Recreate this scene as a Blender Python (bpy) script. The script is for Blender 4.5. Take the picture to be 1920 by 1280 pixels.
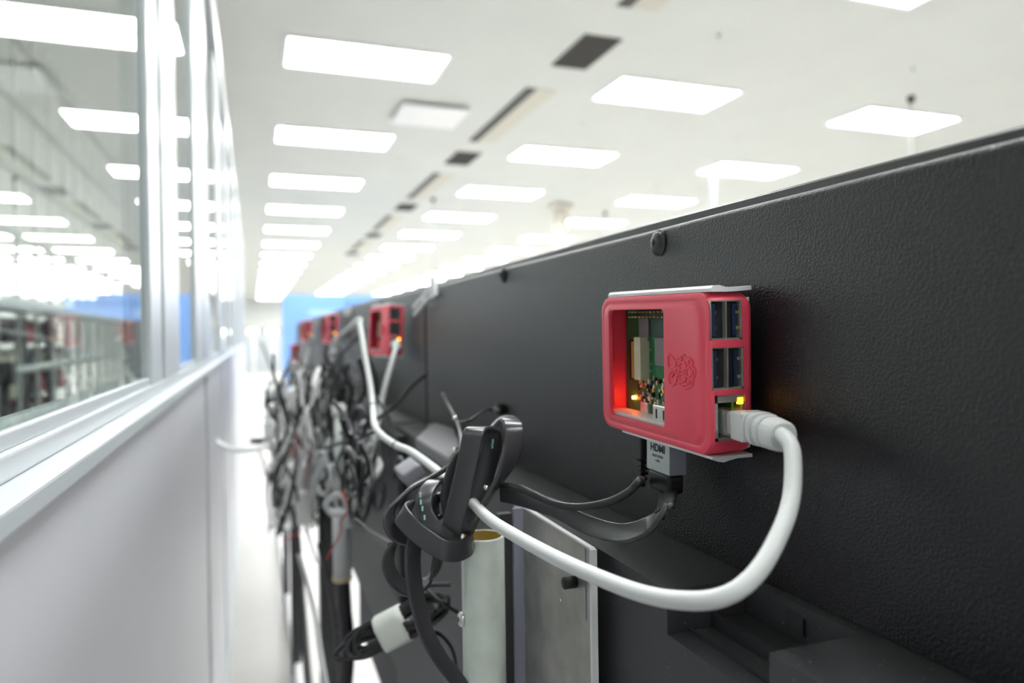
import bpy, bmesh, math, random
from mathutils import Vector, Matrix
random.seed(7)
scn = bpy.context.scene
for o in list(bpy.data.objects): bpy.data.objects.remove(o)
C = scn.collection
# ---------------------------------------------------------------- camera
F_PX, YAW, PITCH, ROLL = 1350.0, math.radians(19.80), math.radians(0.481), math.radians(-0.797)
CAMZ = 1.0
def _mat():
    cy, sy, cp, sp, cr, sr = math.cos(YAW), math.sin(YAW), math.cos(PITCH), math.sin(PITCH), math.cos(ROLL), math.sin(ROLL)
    A = Matrix(((cr, -sr, 0), (sr, cr, 0), (0, 0, 1)))
    B = Matrix(((1, 0, 0), (0, cp, -sp), (0, sp, cp)))
    D = Matrix(((cy, 0, -sy), (0, 1, 0), (sy, 0, cy)))
    return A @ B @ D                       # (lateral, down, forward) -> (right, down, depth)
MT = _mat().transposed()
def c2w(v):                                # lateral/down/forward -> world
    return Vector((v[0], v[2], -v[1]))
RIGHT = c2w(MT @ Vector((1, 0, 0))); UP = c2w(MT @ Vector((0, -1, 0))); FWD = c2w(MT @ Vector((0, 0, 1)))
cam = bpy.data.cameras.new('camera'); camo = bpy.data.objects.new('camera', cam); C.objects.link(camo)
cam.sensor_width = 36; cam.lens = F_PX * 36 / 1920; cam.clip_start = 0.01; cam.clip_end = 200
rot = Matrix((RIGHT, UP, -FWD)).transposed()
camo.matrix_world = Matrix.Translation((0, 0, CAMZ)) @ rot.to_4x4()
cam.dof.use_dof = True; cam.dof.focus_distance = 0.32; cam.dof.aperture_fstop = 7.0
scn.camera = camo
scn.view_settings.view_transform = 'Standard'; scn.view_settings.look = 'None'
scn.view_settings.gamma = 1; scn.view_settings.use_curve_mapping = False
scn.view_settings.exposure = 0.55
LAMP = 18.0
w = bpy.data.worlds.new('world'); scn.world = w; w.use_nodes = True
w.node_tree.nodes['Background'].inputs[0].default_value = (0.9, 0.95, 1, 1)
w.node_tree.nodes['Background'].inputs[1].default_value = 0.3

def at(px, py, X=None, Y=None, Z=None, d=None):
    """a sight line of the survey met with a plane of the room (Z relative to the lens height) or a depth"""
    v = c2w(MT @ Vector(((px - 960) / F_PX, (py - 640) / F_PX, 1)))
    if X is not None: t = X / v.x
    elif Y is not None: t = Y / v.y
    elif Z is not None: t = Z / v.z
    else: t = d
    return v * t + Vector((0, 0, CAMZ))

# ---------------------------------------------------------------- materials
def mat(name, col, rough=.5, metal=0, bump=0, bscale=200, noise=0, nscale=20, emit=None, estr=0, coat=0, spec=.5, trans=0, sss=0):
    m = bpy.data.materials.new(name); m.use_nodes = True
    nt = m.node_tree; b = nt.nodes['Principled BSDF']
    b.inputs['Base Color'].default_value = (*col, 1); b.inputs['Roughness'].default_value = rough
    b.inputs['Metallic'].default_value = metal; b.inputs['Specular IOR Level'].default_value = spec
    b.inputs['Coat Weight'].default_value = coat; b.inputs['Transmission Weight'].default_value = trans
    if sss: b.inputs['Subsurface Weight'].default_value = sss; b.inputs['Subsurface Scale'].default_value = .002
    if emit: b.inputs['Emission Color'].default_value = (*emit, 1); b.inputs['Emission Strength'].default_value = estr
    tc = nt.nodes.new('ShaderNodeTexCoord')
    if bump:
        n = nt.nodes.new('ShaderNodeTexNoise'); n.inputs['Scale'].default_value = bscale; n.inputs['Detail'].default_value = 2
        nt.links.new(tc.outputs['Object'], n.inputs['Vector'])
        bp = nt.nodes.new('ShaderNodeBump'); bp.inputs['Strength'].default_value = bump; bp.inputs['Distance'].default_value = .0006
        nt.links.new(n.outputs['Fac'], bp.inputs['Height']); nt.links.new(bp.outputs['Normal'], b.inputs['Normal'])
    if noise:
        n = nt.nodes.new('ShaderNodeTexNoise'); n.inputs['Scale'].default_value = nscale; n.inputs['Detail'].default_value = 4
        nt.links.new(tc.outputs['Object'], n.inputs['Vector'])
        r = nt.nodes.new('ShaderNodeMapRange'); r.inputs['From Min'].default_value = .3; r.inputs['From Max'].default_value = .7
        r.inputs['To Min'].default_value = 1 - noise; r.inputs['To Max'].default_value = 1 + noise
        nt.links.new(n.outputs['Fac'], r.inputs['Value'])
        mx = nt.nodes.new('ShaderNodeMix'); mx.data_type = 'RGBA'; mx.blend_type = 'MULTIPLY'; mx.inputs['Factor'].default_value = 1
        mx.inputs['A'].default_value = (*col, 1); nt.links.new(r.outputs['Result'], mx.inputs['B'])
        nt.links.new(mx.outputs['Result'], b.inputs['Base Color'])
    return m
def dusty(name, col, rough, amount=.68, dust=(.35, .34, .32), bump=.3):
    m = mat(name, col, rough, bump=bump, bscale=1500); nt = m.node_tree; b = nt.nodes['Principled BSDF']
    tc = nt.nodes.new('ShaderNodeTexCoord')
    n = nt.nodes.new('ShaderNodeTexVoronoi'); n.inputs['Scale'].default_value = 260; nt.links.new(tc.outputs['Object'], n.inputs['Vector'])
    r = nt.nodes.new('ShaderNodeMapRange'); r.inputs['From Min'].default_value = .10; r.inputs['From Max'].default_value = .05
    nt.links.new(n.outputs['Distance'], r.inputs['Value'])
    n2 = nt.nodes.new('ShaderNodeTexNoise'); n2.inputs['Scale'].default_value = 90; nt.links.new(tc.outputs['Object'], n2.inputs['Vector'])
    r2 = nt.nodes.new('ShaderNodeMapRange'); r2.inputs['From Min'].default_value = amount - .12; r2.inputs['From Max'].default_value = amount
    nt.links.new(n2.outputs['Fac'], r2.inputs['Value'])
    mu = nt.nodes.new('ShaderNodeMath'); mu.operation = 'MULTIPLY'
    nt.links.new(r.outputs['Result'], mu.inputs[0]); nt.links.new(r2.outputs['Result'], mu.inputs[1])
    mx = nt.nodes.new('ShaderNodeMix'); mx.data_type = 'RGBA'; mx.inputs['A'].default_value = (*col, 1); mx.inputs['B'].default_value = (*dust, 1)
    nt.links.new(mu.outputs[0], mx.inputs['Factor']); nt.links.new(mx.outputs['Result'], b.inputs['Base Color'])
    return m
def glass_mat():
    m = bpy.data.materials.new('window_glass'); m.use_nodes = True; nt = m.node_tree; nt.nodes.clear()
    out = nt.nodes.new('ShaderNodeOutputMaterial'); g = nt.nodes.new('ShaderNodeBsdfGlossy'); t = nt.nodes.new('ShaderNodeBsdfTransparent')
    g.inputs['Roughness'].default_value = 0; t.inputs['Color'].default_value = (.93, .97, .95, 1)
    ge = nt.nodes.new('ShaderNodeNewGeometry'); dp = nt.nodes.new('ShaderNodeVectorMath'); dp.operation = 'DOT_PRODUCT'
    nt.links.new(ge.outputs['Incoming'], dp.inputs[0]); nt.links.new(ge.outputs['Normal'], dp.inputs[1])
    def mth(op, a, b=None):
        n = nt.nodes.new('ShaderNodeMath'); n.operation = op
        for i, v in enumerate((a, b)):
            if v is None: continue
            if isinstance(v, (int, float)): n.inputs[i].default_value = v
            else: nt.links.new(v, n.inputs[i])
        return n.outputs[0]
    c = mth('ABSOLUTE', dp.outputs['Value']); k = mth('POWER', mth('SUBTRACT', 1.0, c), 5.0)
    fr = mth('ADD', mth('MULTIPLY', k, .95), .05)
    mx = nt.nodes.new('ShaderNodeMixShader'); nt.links.new(fr, mx.inputs[0]); nt.links.new(t.outputs[0], mx.inputs[1]); nt.links.new(g.outputs[0], mx.inputs[2])
    nt.links.new(mx.outputs[0], out.inputs[0]); return m

M = dict(
    panel=mat('black_powder_coat', (.0085, .0085, .0115), .34, bump=.7, bscale=1100),
    bezel=mat('black_bezel_plastic', (.02, .02, .022), .35, bump=.2, bscale=900),
    ledge=dusty('dusty_black_plastic', (.050, .050, .054), .45, .56),
    body=dusty('black_housing_plastic', (.035, .034, .038), .55, .72),
    red=mat('raspberry_red_plastic', (.95, .085, .14), .38, bump=.12, bscale=2500),
    white_pl=mat('white_plastic', (.85, .85, .86), .4),
    cable_w=mat('white_cable_jacket', (.70, .72, .71), .45),
    cable_w2=mat('lightened_white_cable_jacket', (.92, .93, .92), .4),  # lighter copy of the white jacket, offsetting the shade in the tangle
    cable_g=mat('grey_cable_jacket', (.58, .60, .60), .45),
    cable_b=mat('black_cable_jacket', (.018, .018, .02), .38),
    ribbon=mat('black_flat_cable_jacket', (.045, .045, .050), .27, bump=.1, bscale=800),
    red_w=mat('red_wire', (.5, .02, .02), .5),
    metal=mat('bright_steel', (.75, .75, .73), .25, 1),
    port_metal=mat('connector_shell_steel', (.78, .77, .72), .25, .75),
    alu=mat('brushed_aluminium_plate', (.50, .49, .46), .36, .8, noise=.15, nscale=60),
    blue_edge=mat('protective_film_edge', (.33, .33, .42), .35),
    marker=mat('purple_marker_line', (.12, .10, .22), .6),
    galv=mat('painted_grey_green_tube', (.62, .68, .62), .4, .1, noise=.10, nscale=70, bump=.2, bscale=500),
    galv_in=mat('tube_inner_ochre', (.30, .20, .02), .5),
    tan=mat('tan_end_cap', (.62, .50, .32), .5),
    pcb=mat('green_circuit_board', (.01, .16, .055), .4, noise=.25, nscale=300),
    pcb_dark=mat('circuit_board_dark', (.01, .07, .04), .45),
    chip=mat('grey_chip_package', (.20, .18, .19), .4),
    chip_b=mat('black_chip', (.012, .012, .014), .4),
    conn=mat('beige_connector', (.62, .58, .42), .5),
    orange=mat('amber_connector', (.55, .25, .03), .5),
    gold=mat('gold_contact', (.8, .62, .25), .3, 1),
    solder=mat('solder_and_ceramic', (.75, .74, .68), .3, .6),
    usb_blue=mat('dark_blue_tongue', (.015, .03, .075), .45),
    black=mat('matt_black', (.008, .008, .009), .6),
    led_red=mat('red_led', (1, .3, .1), .4, emit=(1, .13, .015), estr=45),
    led_dim=mat('dim_red_led', (.6, .02, .02), .4, emit=(1, .03, .02), estr=2),
    led_org=mat('orange_led', (1, .5, .05), .4, emit=(1, .42, .01), estr=5),
    clear=mat('clear_plastic_plug', (.9, .92, .92), .12, trans=.75),
    silver=mat('silver_plug_shell', (.55, .60, .60), .4, .35),
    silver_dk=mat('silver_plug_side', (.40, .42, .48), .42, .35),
    ink=mat('black_print', (.02, .02, .03), .6),
    ink_cyan=mat('pale_cyan_print', (.35, .6, .6), .6),
    wrap=mat('white_hook_and_loop', (.72, .75, .70), .7, bump=.4, bscale=1500),
    frame_w=mat('white_painted_aluminium', (.46, .495, .515), .35),
    wall_pn=mat('light_grey_wall_panel', (.55, .555, .59), .42, noise=.03, nscale=3),
    gasket=mat('dark_rubber_gasket', (.03, .035, .035), .6),
    groove=mat('grey_joint', (.13, .135, .14), .5),
    ceil=mat('white_ceiling', (.66, .675, .65), .8, noise=.02, nscale=1.5),
    wallw=mat('white_wall_paint', (.72, .74, .73), .7),
    floor=mat('pale_vinyl_floor', (.44, .43, .405), .35, noise=.04, nscale=2),
    vent=mat('dark_grey_grille', (.05, .045, .043), .6),
    vent_b=mat('beige_slot_trim', (.60, .58, .50), .6),
    lamp=mat('lamp_diffuser', (1, 1, 1), .5, emit=(.985, 1, 1), estr=LAMP),
    frame_l=mat('lamp_frame', (.85, .87, .87), .5),
    blue=mat('blue_banner_panel', (.20, .40, .88), .5),
    blue_l=mat('pale_blue_print', (.35, .55, .9), .5),
    blue_d=mat('navy_print', (.02, .12, .5), .5),
    rust=mat('cream_painted_column', (.66, .62, .55), .6, noise=.15, nscale=4),
    rack=mat('black_steel_leg', (.015, .015, .018), .4),
    galv_dk=mat('dull_grey_rail', (.16, .17, .165), .5, .3),
    cage=mat('grey_galvanised_frame', (.60, .64, .62), .45, .4),
    bin_d=mat('dark_storage_bin', (.05, .05, .055), .6), bin_b=mat('cream_storage_bin', (.62, .60, .48), .6), bin_r=mat('red_storage_bin', (.35, .03, .04), .6),
    green=mat('green_tag', (.05, .35, .15), .5),
    sig_r=mat('red_signal', (1, .2, .1), .5, emit=(1, .25, .15), estr=6), sig_w=mat('white_signal', (1, 1, 1), .5, emit=(.9, 1, .92), estr=8),
    glass=glass_mat(),
)
# ---------------------------------------------------------------- helpers
def tag(o, label=None, cat=None, group=None, kind=None):
    if label: o['label'] = label
    if cat: o['category'] = cat
    if group: o['group'] = group
    if kind: o['kind'] = kind
    return o
def empty(name, loc=(0, 0, 0), label=None, cat=None, group=None, rot=None):
    o = bpy.data.objects.new(name, None); C.objects.link(o); o.location = loc; o.empty_display_size = .02
    if rot: o.rotation_euler = rot
    return tag(o, label, cat, group)
class MB:
    def __init__(s): s.bm = bmesh.new(); s.mats = []
    def mi(s, m):
        if m is None: return 0
        if m not in s.mats: s.mats.append(m)
        return s.mats.index(m)
    def _set(s, n0, m, smooth=False):
        s.bm.faces.ensure_lookup_table(); i = s.mi(m)
        for f in s.bm.faces[n0:]: f.material_index = i; f.smooth = smooth
    def box(s, lo, hi, m=None, bev=0, xf=None, seg=2):
        t = bmesh.new(); bmesh.ops.create_cube(t, size=1)
        lo, hi = Vector(lo), Vector(hi)
        for v in t.verts: v.co = Vector([lo[i] + (hi[i] - lo[i]) * (v.co[i] + .5) for i in range(3)])
        if bev: bmesh.ops.bevel(t, geom=t.edges[:], offset=bev, segments=seg, profile=.6, affect='EDGES')
        s.merge(t, m, xf, bool(bev) and seg > 2); return s
    def merge(s, t, m=None, xf=None, smooth=False):
        if xf is not None: bmesh.ops.transform(t, matrix=xf, verts=t.verts)
        bmesh.ops.recalc_face_normals(t, faces=t.faces)
        me = bpy.data.meshes.new('tmp'); t.to_mesh(me); t.free(); n0 = len(s.bm.faces); s.bm.from_mesh(me); bpy.data.meshes.remove(me)
        s._set(n0, m, smooth)
    def cyl(s, a, b, r, m=None, r2=None, n=24, bev=0):
        a, b = Vector(a), Vector(b); d = b - a
        t = bmesh.new(); bmesh.ops.create_cone(t, cap_ends=True, segments=n, radius1=r, radius2=r if r2 is None else r2, depth=d.length)
        if bev: bmesh.ops.bevel(t, geom=[e for e in t.edges if len(e.link_faces) == 2 and any(len(f.verts) > 4 for f in e.link_faces)], offset=bev, segments=2, affect='EDGES')
        xf = Matrix.Translation((a + b) / 2) @ d.to_track_quat('Z', 'Y').to_matrix().to_4x4()
        s.merge(t, m, xf, True); return s
    def sweep(s, pts, sect, m=None, ups=None, closed=False, radii=None, res=8):
        """sect: list of (u,v); ups: list of width directions per control point"""
        P = [Vector(p) for p in pts]; n = len(P)
        def cr(L, i, t):
            g = (lambda k: L[k % n]) if closed else (lambda k: L[max(0, min(n - 1, k))])
            p0, p1, p2, p3 = g(i - 1), g(i), g(i + 1), g(i + 2)
            return .5 * ((2 * p1) + (p2 - p0) * t + (2 * p0 - 5 * p1 + 4 * p2 - p3) * t * t + (3 * p1 - p0 - 3 * p2 + p3) * t * t * t)
        segs = n if closed else n - 1; Q = []; U = []; R = []
        for i in range(segs):
            for k in range(res):
                t = k / res; Q.append(cr(P, i, t))
                if ups: U.append(cr([Vector(u) for u in ups], i, t))
                if radii: R.append(radii[i] * (1 - t) + radii[(i + 1) % n] * t)
        if not closed:
            Q.append(P[-1])
            if ups: U.append(Vector(ups[-1]))
            if radii: R.append(radii[-1])
        N = len(Q); rings = []; prev = None
        for i in range(N):
            a = Q[(i - 1) % N] if closed or i else Q[i]; b = Q[(i + 1) % N] if closed or i < N - 1 else Q[i]
            T = (b - a).normalized()
            if ups: W = U[i]
            else:
                W = prev if prev is not None else (Vector((0, 0, 1)) if abs(T.z) < .9 else Vector((1, 0, 0)))
            W = (W - T * W.dot(T))
            W = W.normalized() if W.length > 1e-6 else T.orthogonal().normalized()
            prev = W; V = T.cross(W); sc = R[i] if radii else 1
            rings.append([s.bm.verts.new(Q[i] + W * (u * sc) + V * (v * sc)) for u, v in sect])
        n0 = len(s.bm.faces); k = len(sect)
        for i in range(N if closed else N - 1):
            A, B = rings[i], rings[(i + 1) % N]
            for j in range(k):
                s.bm.faces.new((A[j], A[(j + 1) % k], B[(j + 1) % k], B[j]))
        if not closed: s.bm.faces.new(rings[0][::-1]); s.bm.faces.new(rings[-1])
        s._set(n0, m, True); return s
    def tube(s, pts, r, m=None, closed=False, radii=None, n=10, res=8):
        sec = [(math.cos(2 * math.pi * i / n) * (1 if radii else r), math.sin(2 * math.pi * i / n) * (1 if radii else r)) for i in range(n)]
        return s.sweep(pts, sec, m, closed=closed, radii=radii, res=res)
    def ribbon(s, pts, ups, w, t, m=None, res=10):
        a, b = w / 2, t / 2; c = t * .42; sec = []
        for cx, cy, a0 in ((a - c, b - c, 0), (-(a - c), b - c, 90), (-(a - c), -(b - c), 180), (a - c, -(b - c), 270)):
            for k in range(4):
                an = math.radians(a0 + k * 30); sec.append((cx + c * math.cos(an), cy + c * math.sin(an)))
        return s.sweep(pts, sec, m, ups=ups, res=res)
    def prism(s, poly, lo, hi, axis='x', m=None, smooth=False, bev=0):
        """poly in the two other axes, extruded along axis"""
        t = bmesh.new()
        def mk(u, v, k):
            return {'x': (k, u, v), 'y': (u, k, v), 'z': (u, v, k)}[axis]
        A = [t.verts.new(mk(u, v, lo)) for u, v in poly]; B = [t.verts.new(mk(u, v, hi)) for u, v in poly]
        t.faces.new(A); t.faces.new(B[::-1])
        for i in range(len(poly)): t.faces.new((A[i], B[i], B[(i + 1) % len(poly)], A[(i + 1) % len(poly)]))
        bmesh.ops.recalc_face_normals(t, faces=t.faces)
        if bev: bmesh.ops.bevel(t, geom=t.edges[:], offset=bev, segments=2, affect='EDGES')
        s.merge(t, m, None, smooth); return s
    def build(s, name, mat=None, parent=None, loc=None, keep=False):
        me = bpy.data.meshes.new(name)
        if not keep: bmesh.ops.recalc_face_normals(s.bm, faces=s.bm.faces)
        s.bm.to_mesh(me); s.bm.free()
        if s.mats:
            for k in s.mats: me.materials.append(k if k else mat)
        else: me.materials.append(mat)
        o = bpy.data.objects.new(name, me); C.objects.link(o)
        if parent: o.parent = parent
        if loc is not None: o.location = loc
        return o
def recenter(o, origin=None):
    """put the origin of a single-mesh thing at the middle of its mesh"""
    me = o.data; xs = [v.co for v in me.vertices]
    c = Vector([(min(v[i] for v in xs) + max(v[i] for v in xs)) / 2 for i in range(3)])
    me.transform(Matrix.Translation(-c)); o.location = o.location + c; return o
def rrect(u0, u1, v0, v1, r, n=6):
    P = []
    for cx, cy, a0 in ((u1 - r, v1 - r, 0), (u0 + r, v1 - r, 90), (u0 + r, v0 + r, 180), (u1 - r, v0 + r, 270)):
        for k in range(n + 1):
            a = math.radians(a0 + 90 * k / n); P.append((cx + r * math.cos(a), cy + r * math.sin(a)))
    return P
def boolean(o, cutters):
    for c in cutters:
        m = o.modifiers.new('b', 'BOOLEAN'); m.operation = 'DIFFERENCE'; m.solver = 'EXACT'; m.object = c
    bpy.context.view_layer.update()
    dg = bpy.context.evaluated_depsgraph_get()
    me = bpy.data.meshes.new_from_object(o.evaluated_get(dg)); old = o.data
    o.modifiers.clear(); o.data = me; bpy.data.meshes.remove(old)
    for c in cutters:
        d = c.data; bpy.data.objects.remove(c); bpy.data.meshes.remove(d)
def children(o): return [c for c in bpy.data.objects if c.parent == o]
def copy_tree(o, parent=None):
    c = o.copy(); C.objects.link(c); c.parent = parent
    for ch in children(o): copy_tree(ch, c)
    return c
def structure(o): o['kind'] = 'structure'; return o
def Zr(z): return z + CAMZ

# ================================================================ ROOM
HC = 2.3 + CAMZ
structure(MB().box((-9, -4, -.05), (24, 46, 0)).build('floor', M['floor']))
structure(MB().box((-9, -4, HC), (24, 46, HC + .1)).build('ceiling', M['ceil']))
structure(MB().box((-9, 46, 0), (24, 46.1, HC)).build('wall_far', M['wallw']))
structure(MB().box((-9, -4.1, 0), (24, -4, HC)).build('wall_back', M['wallw']))
structure(MB().box((-9.1, -4, 0), (-9, 46, HC)).build('wall_left', M['wallw']))
structure(MB().box((24, -4, 0), (24.1, 46, HC)).build('wall_right', M['wallw']))

# ---- partition on the left: lower panels, two stepped sills, mullions, glass, head
GX, S1, S2, WX = -.0985, -.0923, -.0773, -.085
def lvl(px_ratio, X): return -px_ratio * abs(X)
H1t, H1b, H2b = -.0443, -.0553, -.0653
PT = .95
seams = [-.9, 1.49, 2.25, 3.0, 3.75, 4.5, 5.25, 6.0, 6.75, 7.5, 8.25, 9.0, 9.75]
for i in range(len(seams) - 1):
    o = MB().box((WX - .035, seams[i] + .05, .08), (WX, seams[i + 1] - .05, Zr(H2b)-.0005), bev=.002).build('wall_partition', M['wall_pn']); structure(o)
structure(MB().box((WX - .030, -.9, .02), (WX - .006, 9.75, Zr(H2b)-.004)).build('wall_partition_core', M['groove']))
structure(MB().box((WX - .035, -.9, 0), (WX + .006, 9.75, .08), bev=.002).build('baseboard_left', M['frame_w']))
structure(MB().box((GX - .03, -.9, Zr(H1b)), (S1, 9.75, Zr(H1t)), bev=.0015).build('trim_1', M['frame_w']))
structure(MB().box((WX - .04, -.9, Zr(H2b)), (S2, 9.75, Zr(H1b) - .0001), bev=.0015).build('trim_2', M['frame_w']))
structure(MB().box((GX - .03, -.9, Zr(PT - .09)), (WX, 9.75, Zr(PT)), bev=.002).build('trim_3', M['frame_w']))
structure(MB().box((GX - .02, -.9, Zr(H1t)), (GX + .0025, 9.75, Zr(H1t) + .0075), bev=.001).build('trim_4', M['frame_w']))
mulls = [(-.15, .06, .06), (.886, .098, .18), (1.60, .20, .19), (2.42, .12, .15), (3.15, .12, .12), (3.9, .12, .12), (4.65, .12, .12), (5.4, .12, .12), (6.15, .12, .12), (6.9, .12, .12), (7.65, .12, .12), (8.4, .12, .12), (9.15, .12, .12), (9.72, .1, .03)]
for i, (y, wa, wb) in enumerate(mulls):
    b = MB()
    b.box((GX - .02, y - wa, Zr(H1t) + .0005), (S1 - .0015, y - .010, Zr(PT - .09)), M['frame_w'], .0015)
    b.box((GX - .02, y - .010, Zr(H1t) + .0005), (S1 - .0045, y + .010, Zr(PT - .09)), M['gasket'])
    b.box((GX - .02, y + .010, Zr(H1t) + .0005), (S1 - .0005, y + wb, Zr(PT - .09)), M['frame_w'], .0015)
    structure(b.build('trim_%d' % (5 + i)))
for i in range(len(mulls) - 1):
    y0, y1 = mulls[i][0] + mulls[i][2], mulls[i + 1][0] - mulls[i + 1][1]
    structure(MB().box((GX - .006, y0, Zr(H1t) + .0075), (GX, y1, Zr(PT - .09))).build('window_%d' % (i + 1), M['glass']))

# ================================================================ CEILING THINGS
proto = empty('ceiling_light', (0, 0, 0), 'recessed rectangular ceiling light panel', 'ceiling light', 'ceiling light panels')
fr = MB()
for a, b in (((-.655, -.325), (-.625, .325)), ((.625, -.325), (.655, .325)), ((-.625, -.325), (.625, -.295)), ((-.625, .295), (.625, .325))):
    fr.box((a[0], a[1], -.02), (b[0], b[1], 0))
fr.build('frame', M['frame_l'], proto)
MB().prism(rrect(-.625, .625, -.295, .295, .03), -.014, -.004, 'z').build('diffuser', M['lamp'], proto)
cols = [-5.45, -8.2] + [.92 + 2.86 * i for i in range(8)]
ordn = ['first', 'second', 'third', 'fourth', 'fifth', 'sixth', 'seventh', 'eighth', 'ninth', 'tenth', 'eleventh', 'twelfth', 'thirteenth', 'fourteenth', 'fifteenth', 'sixteenth']
used = False
for ci, x in enumerate(cols):
    for k in range(-3, 16):
        y = 6.02 + 2.46 * k
        if ci < 2 and (k < 0): continue
        if x - 1.0 > 3 + y * 1.05 and y > 0: continue
        o = copy_tree(proto) if used else proto; used = True
        o.location = (x, y, HC)
        if ci >= 2 and ci < 6 and 0 <= k < 5:
            o['label'] = 'bright ceiling light in the %s row from the top, %s column from the partition' % (ordn[k], ordn[ci - 2])
            o['group'] = 'near ceiling light panels'
        elif ci < 2: o['label'] = 'ceiling light panel beyond the glass partition'; o['group'] = 'ceiling lights beyond the glass'
        elif k < 0: o['label'] = 'ceiling light panel above and behind the near display'; o['group'] = 'ceiling lights overhead'
        else: o['label'] = 'distant ceiling light in the %s row from the top, %s column from the partition' % (ordn[k], ordn[ci - 2]); o['group'] = 'distant ceiling light panels'
vl = ['square dark grey ceiling grille at the top edge of the photo', 'large dark grey ceiling grille, nearest whole one', 'second dark ceiling grille beyond the first slot diffuser', 'third small dark ceiling grille farther along', 'fourth dark ceiling grille far away', 'fifth dark ceiling grille, farthest']
for i in range(6):
    y = 5.33 + 3.66 * (i - 1)
    t = empty('ceiling_grille', (2.59, y, HC), vl[i], 'vent', 'dark ceiling grilles')
    b = MB()
    for a, c in (((-.16, -.33), (-.145, .33)), ((.145, -.33), (.16, .33)), ((-.145, -.33), (.145, -.315)), ((-.145, .315), (.145, .33))): b.box((a[0], a[1], -.012), (c[0], c[1], -.0005))
    b.build('frame', M['vent'], t)
    b = MB()
    for k in range(14): b.box((-.145, -.31 + k * .045, -.010), (.145, -.29 + k * .045, -.003))
    b.box((-.145, -.315, -.003), (.145, .315, -.0005)); b.build('louvre', M['vent'], t)
sl = ['long slot diffuser cut by the top edge of the photo', 'long dark slot diffuser with beige side, nearest whole one', 'second long slot diffuser farther along the ceiling', 'third slot diffuser far along the ceiling', 'fourth slot diffuser, farthest']
for i in range(5):
    y = 7.2 + 3.66 * (i - 1)
    t = empty('slot_diffuser', (2.59, y, HC), sl[i], 'vent', 'ceiling slot diffusers')
    MB().box((-.16, -.95, -.012), (-.06, .95, -.0005)).build('slot', M['vent'], t)
    MB().box((-.06, -.95, -.010), (.15, .95, -.0005)).build('trim_plate', M['vent_b'], t)
pl = at(805, 220, Z=2.25); t = empty('ceiling_panel_lamp', (pl.x, pl.y, HC), 'unlit pale white rectangular panel between two lit ceiling lights', 'light')
MB().box((-.34, -.33, -.055), (.34, .33, -.03), bev=.006).build('panel', M['white_pl'], t)
b = MB(); [b.cyl((sx * .25, 0, -.03), (sx * .25, 0, 0), .004, n=8) for sx in (-1, 1)]; b.build('hanger', M['frame_l'], t)
for px, py, lab in ((1347, 68, 'small grey sprinkler head near the dark grille'), (1712, 128, 'small grey sprinkler head above the hanging rod'), (1092, 232, 'faint sprinkler head below the second column light'), (1383, 262, 'faint sprinkler head left of the rod'), (1033, 352, 'small sprinkler beside a ceiling light in the second column'), (1232, 347, 'faint sprinkler head between the right lights')):
    p = at(px, py, Z=2.295); p.z = HC
    t = empty('sprinkler_head', p, lab, 'sprinkler', 'sprinkler heads')
    MB().cyl((0, 0, -.004), (0, 0, 0), .035, n=16).build('escutcheon', M['cage'], t)
    MB().cyl((0, 0, -.035), (0, 0, -.004), .010, n=12).cyl((0, 0, -.038), (0, 0, -.034), .02, n=12).build('deflector', M['cage'], t)
# hanging rods and column
def rod(px, py, Zdrop, lab, r=.012, green=False):
    p = at(px, py, Z=2.295); p.z = HC
    t = empty('hanging_rod', p, lab, 'rod', 'hanging rods')
    MB().cyl((0, 0, -.06), (0, 0, 0), .03, r2=.04, n=16).build('ceiling_fixing', M['vent'], t)
    MB().cyl((0, 0, -Zdrop), (0, 0, -.06), r, n=10).build('rod', M['cage'], t)
    if green: MB().box((-.03, -.02, -.78), (.03, .02, -.62), bev=.004).build('tag', M['green'], t)
rod(1708, 182, 1.6, 'thin grey rod with a green tag hanging in front of the right ceiling light', green=True)
rod(1135, 398, 1.2, 'thin rod hanging across a distant light, left of the right light column')
rod(812, 372, 1.3, 'faint thin rod hanging near the far slot diffusers')
p = at(1050, 383, Z=2.295)
t = empty('column', (p.x, p.y, 0), 'cream painted round column rising to the ceiling behind the display', 'column')
MB().cyl((0, 0, 0), (0, 0, HC - .12), .13, n=24).build('shaft', M['rust'], t); MB().box((-.17, -.17, HC - .12), (.17, .17, HC), bev=.01).build('capital', M['rust'], t)
a = at(1336, 330, Y=8.6); bq = at(1336, 372, Y=8.6)
t = empty('conduit', (a.x, a.y, a.z - 1.2), 'white bent conduit pipe standing behind the display under a ceiling light', 'pipe')
MB().tube([(0, 0, 0), (0, 0, 1.1), (.02, 0, 1.22), (.16, 0, 1.27), (.5, 0, 1.27)], .04, n=12).build('pipe', M['frame_w'], t)
MB().cyl((0, 0, .5), (0, 0, .56), .055, n=16).build('clamp', M['frame_w'], t)

# ---- blue banner partition far away
YB = 14.0
t = empty('blue_partition', (1.62, YB, 0), 'bright blue printed partition standing across the far end of the room', 'partition')
MB().box((-1.10, -.04, .05), (1.15, .0, 1.81), bev=.004).build('panel', M['blue'], t)
b = MB(); [b.box((sx - .03, -.2, 0), (sx + .03, .16, .05), bev=.01) for sx in (-.95, 0, 1.0)]; b.build('foot', M['cage'], t)
MB().box((-.62, -.043, 1.42), (.10, -.04, 1.53)).build('pale_stripe', M['blue_l'], t)
b = MB(); x = -.02
for k in range(9):                       # out-of-focus run of lettering
    x += random.uniform(.06, .10)
    if k in (2, 5): b.box((x, -.043, 1.625), (x + .03, -.04, 1.655))
    else:
        b.box((x, -.043, 1.59), (x + .015, -.04, 1.69)); b.box((x + .015, -.043, 1.67), (x + .05, -.04, 1.69)); b.box((x + .015, -.043, 1.63), (x + .045, -.04, 1.645))
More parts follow.
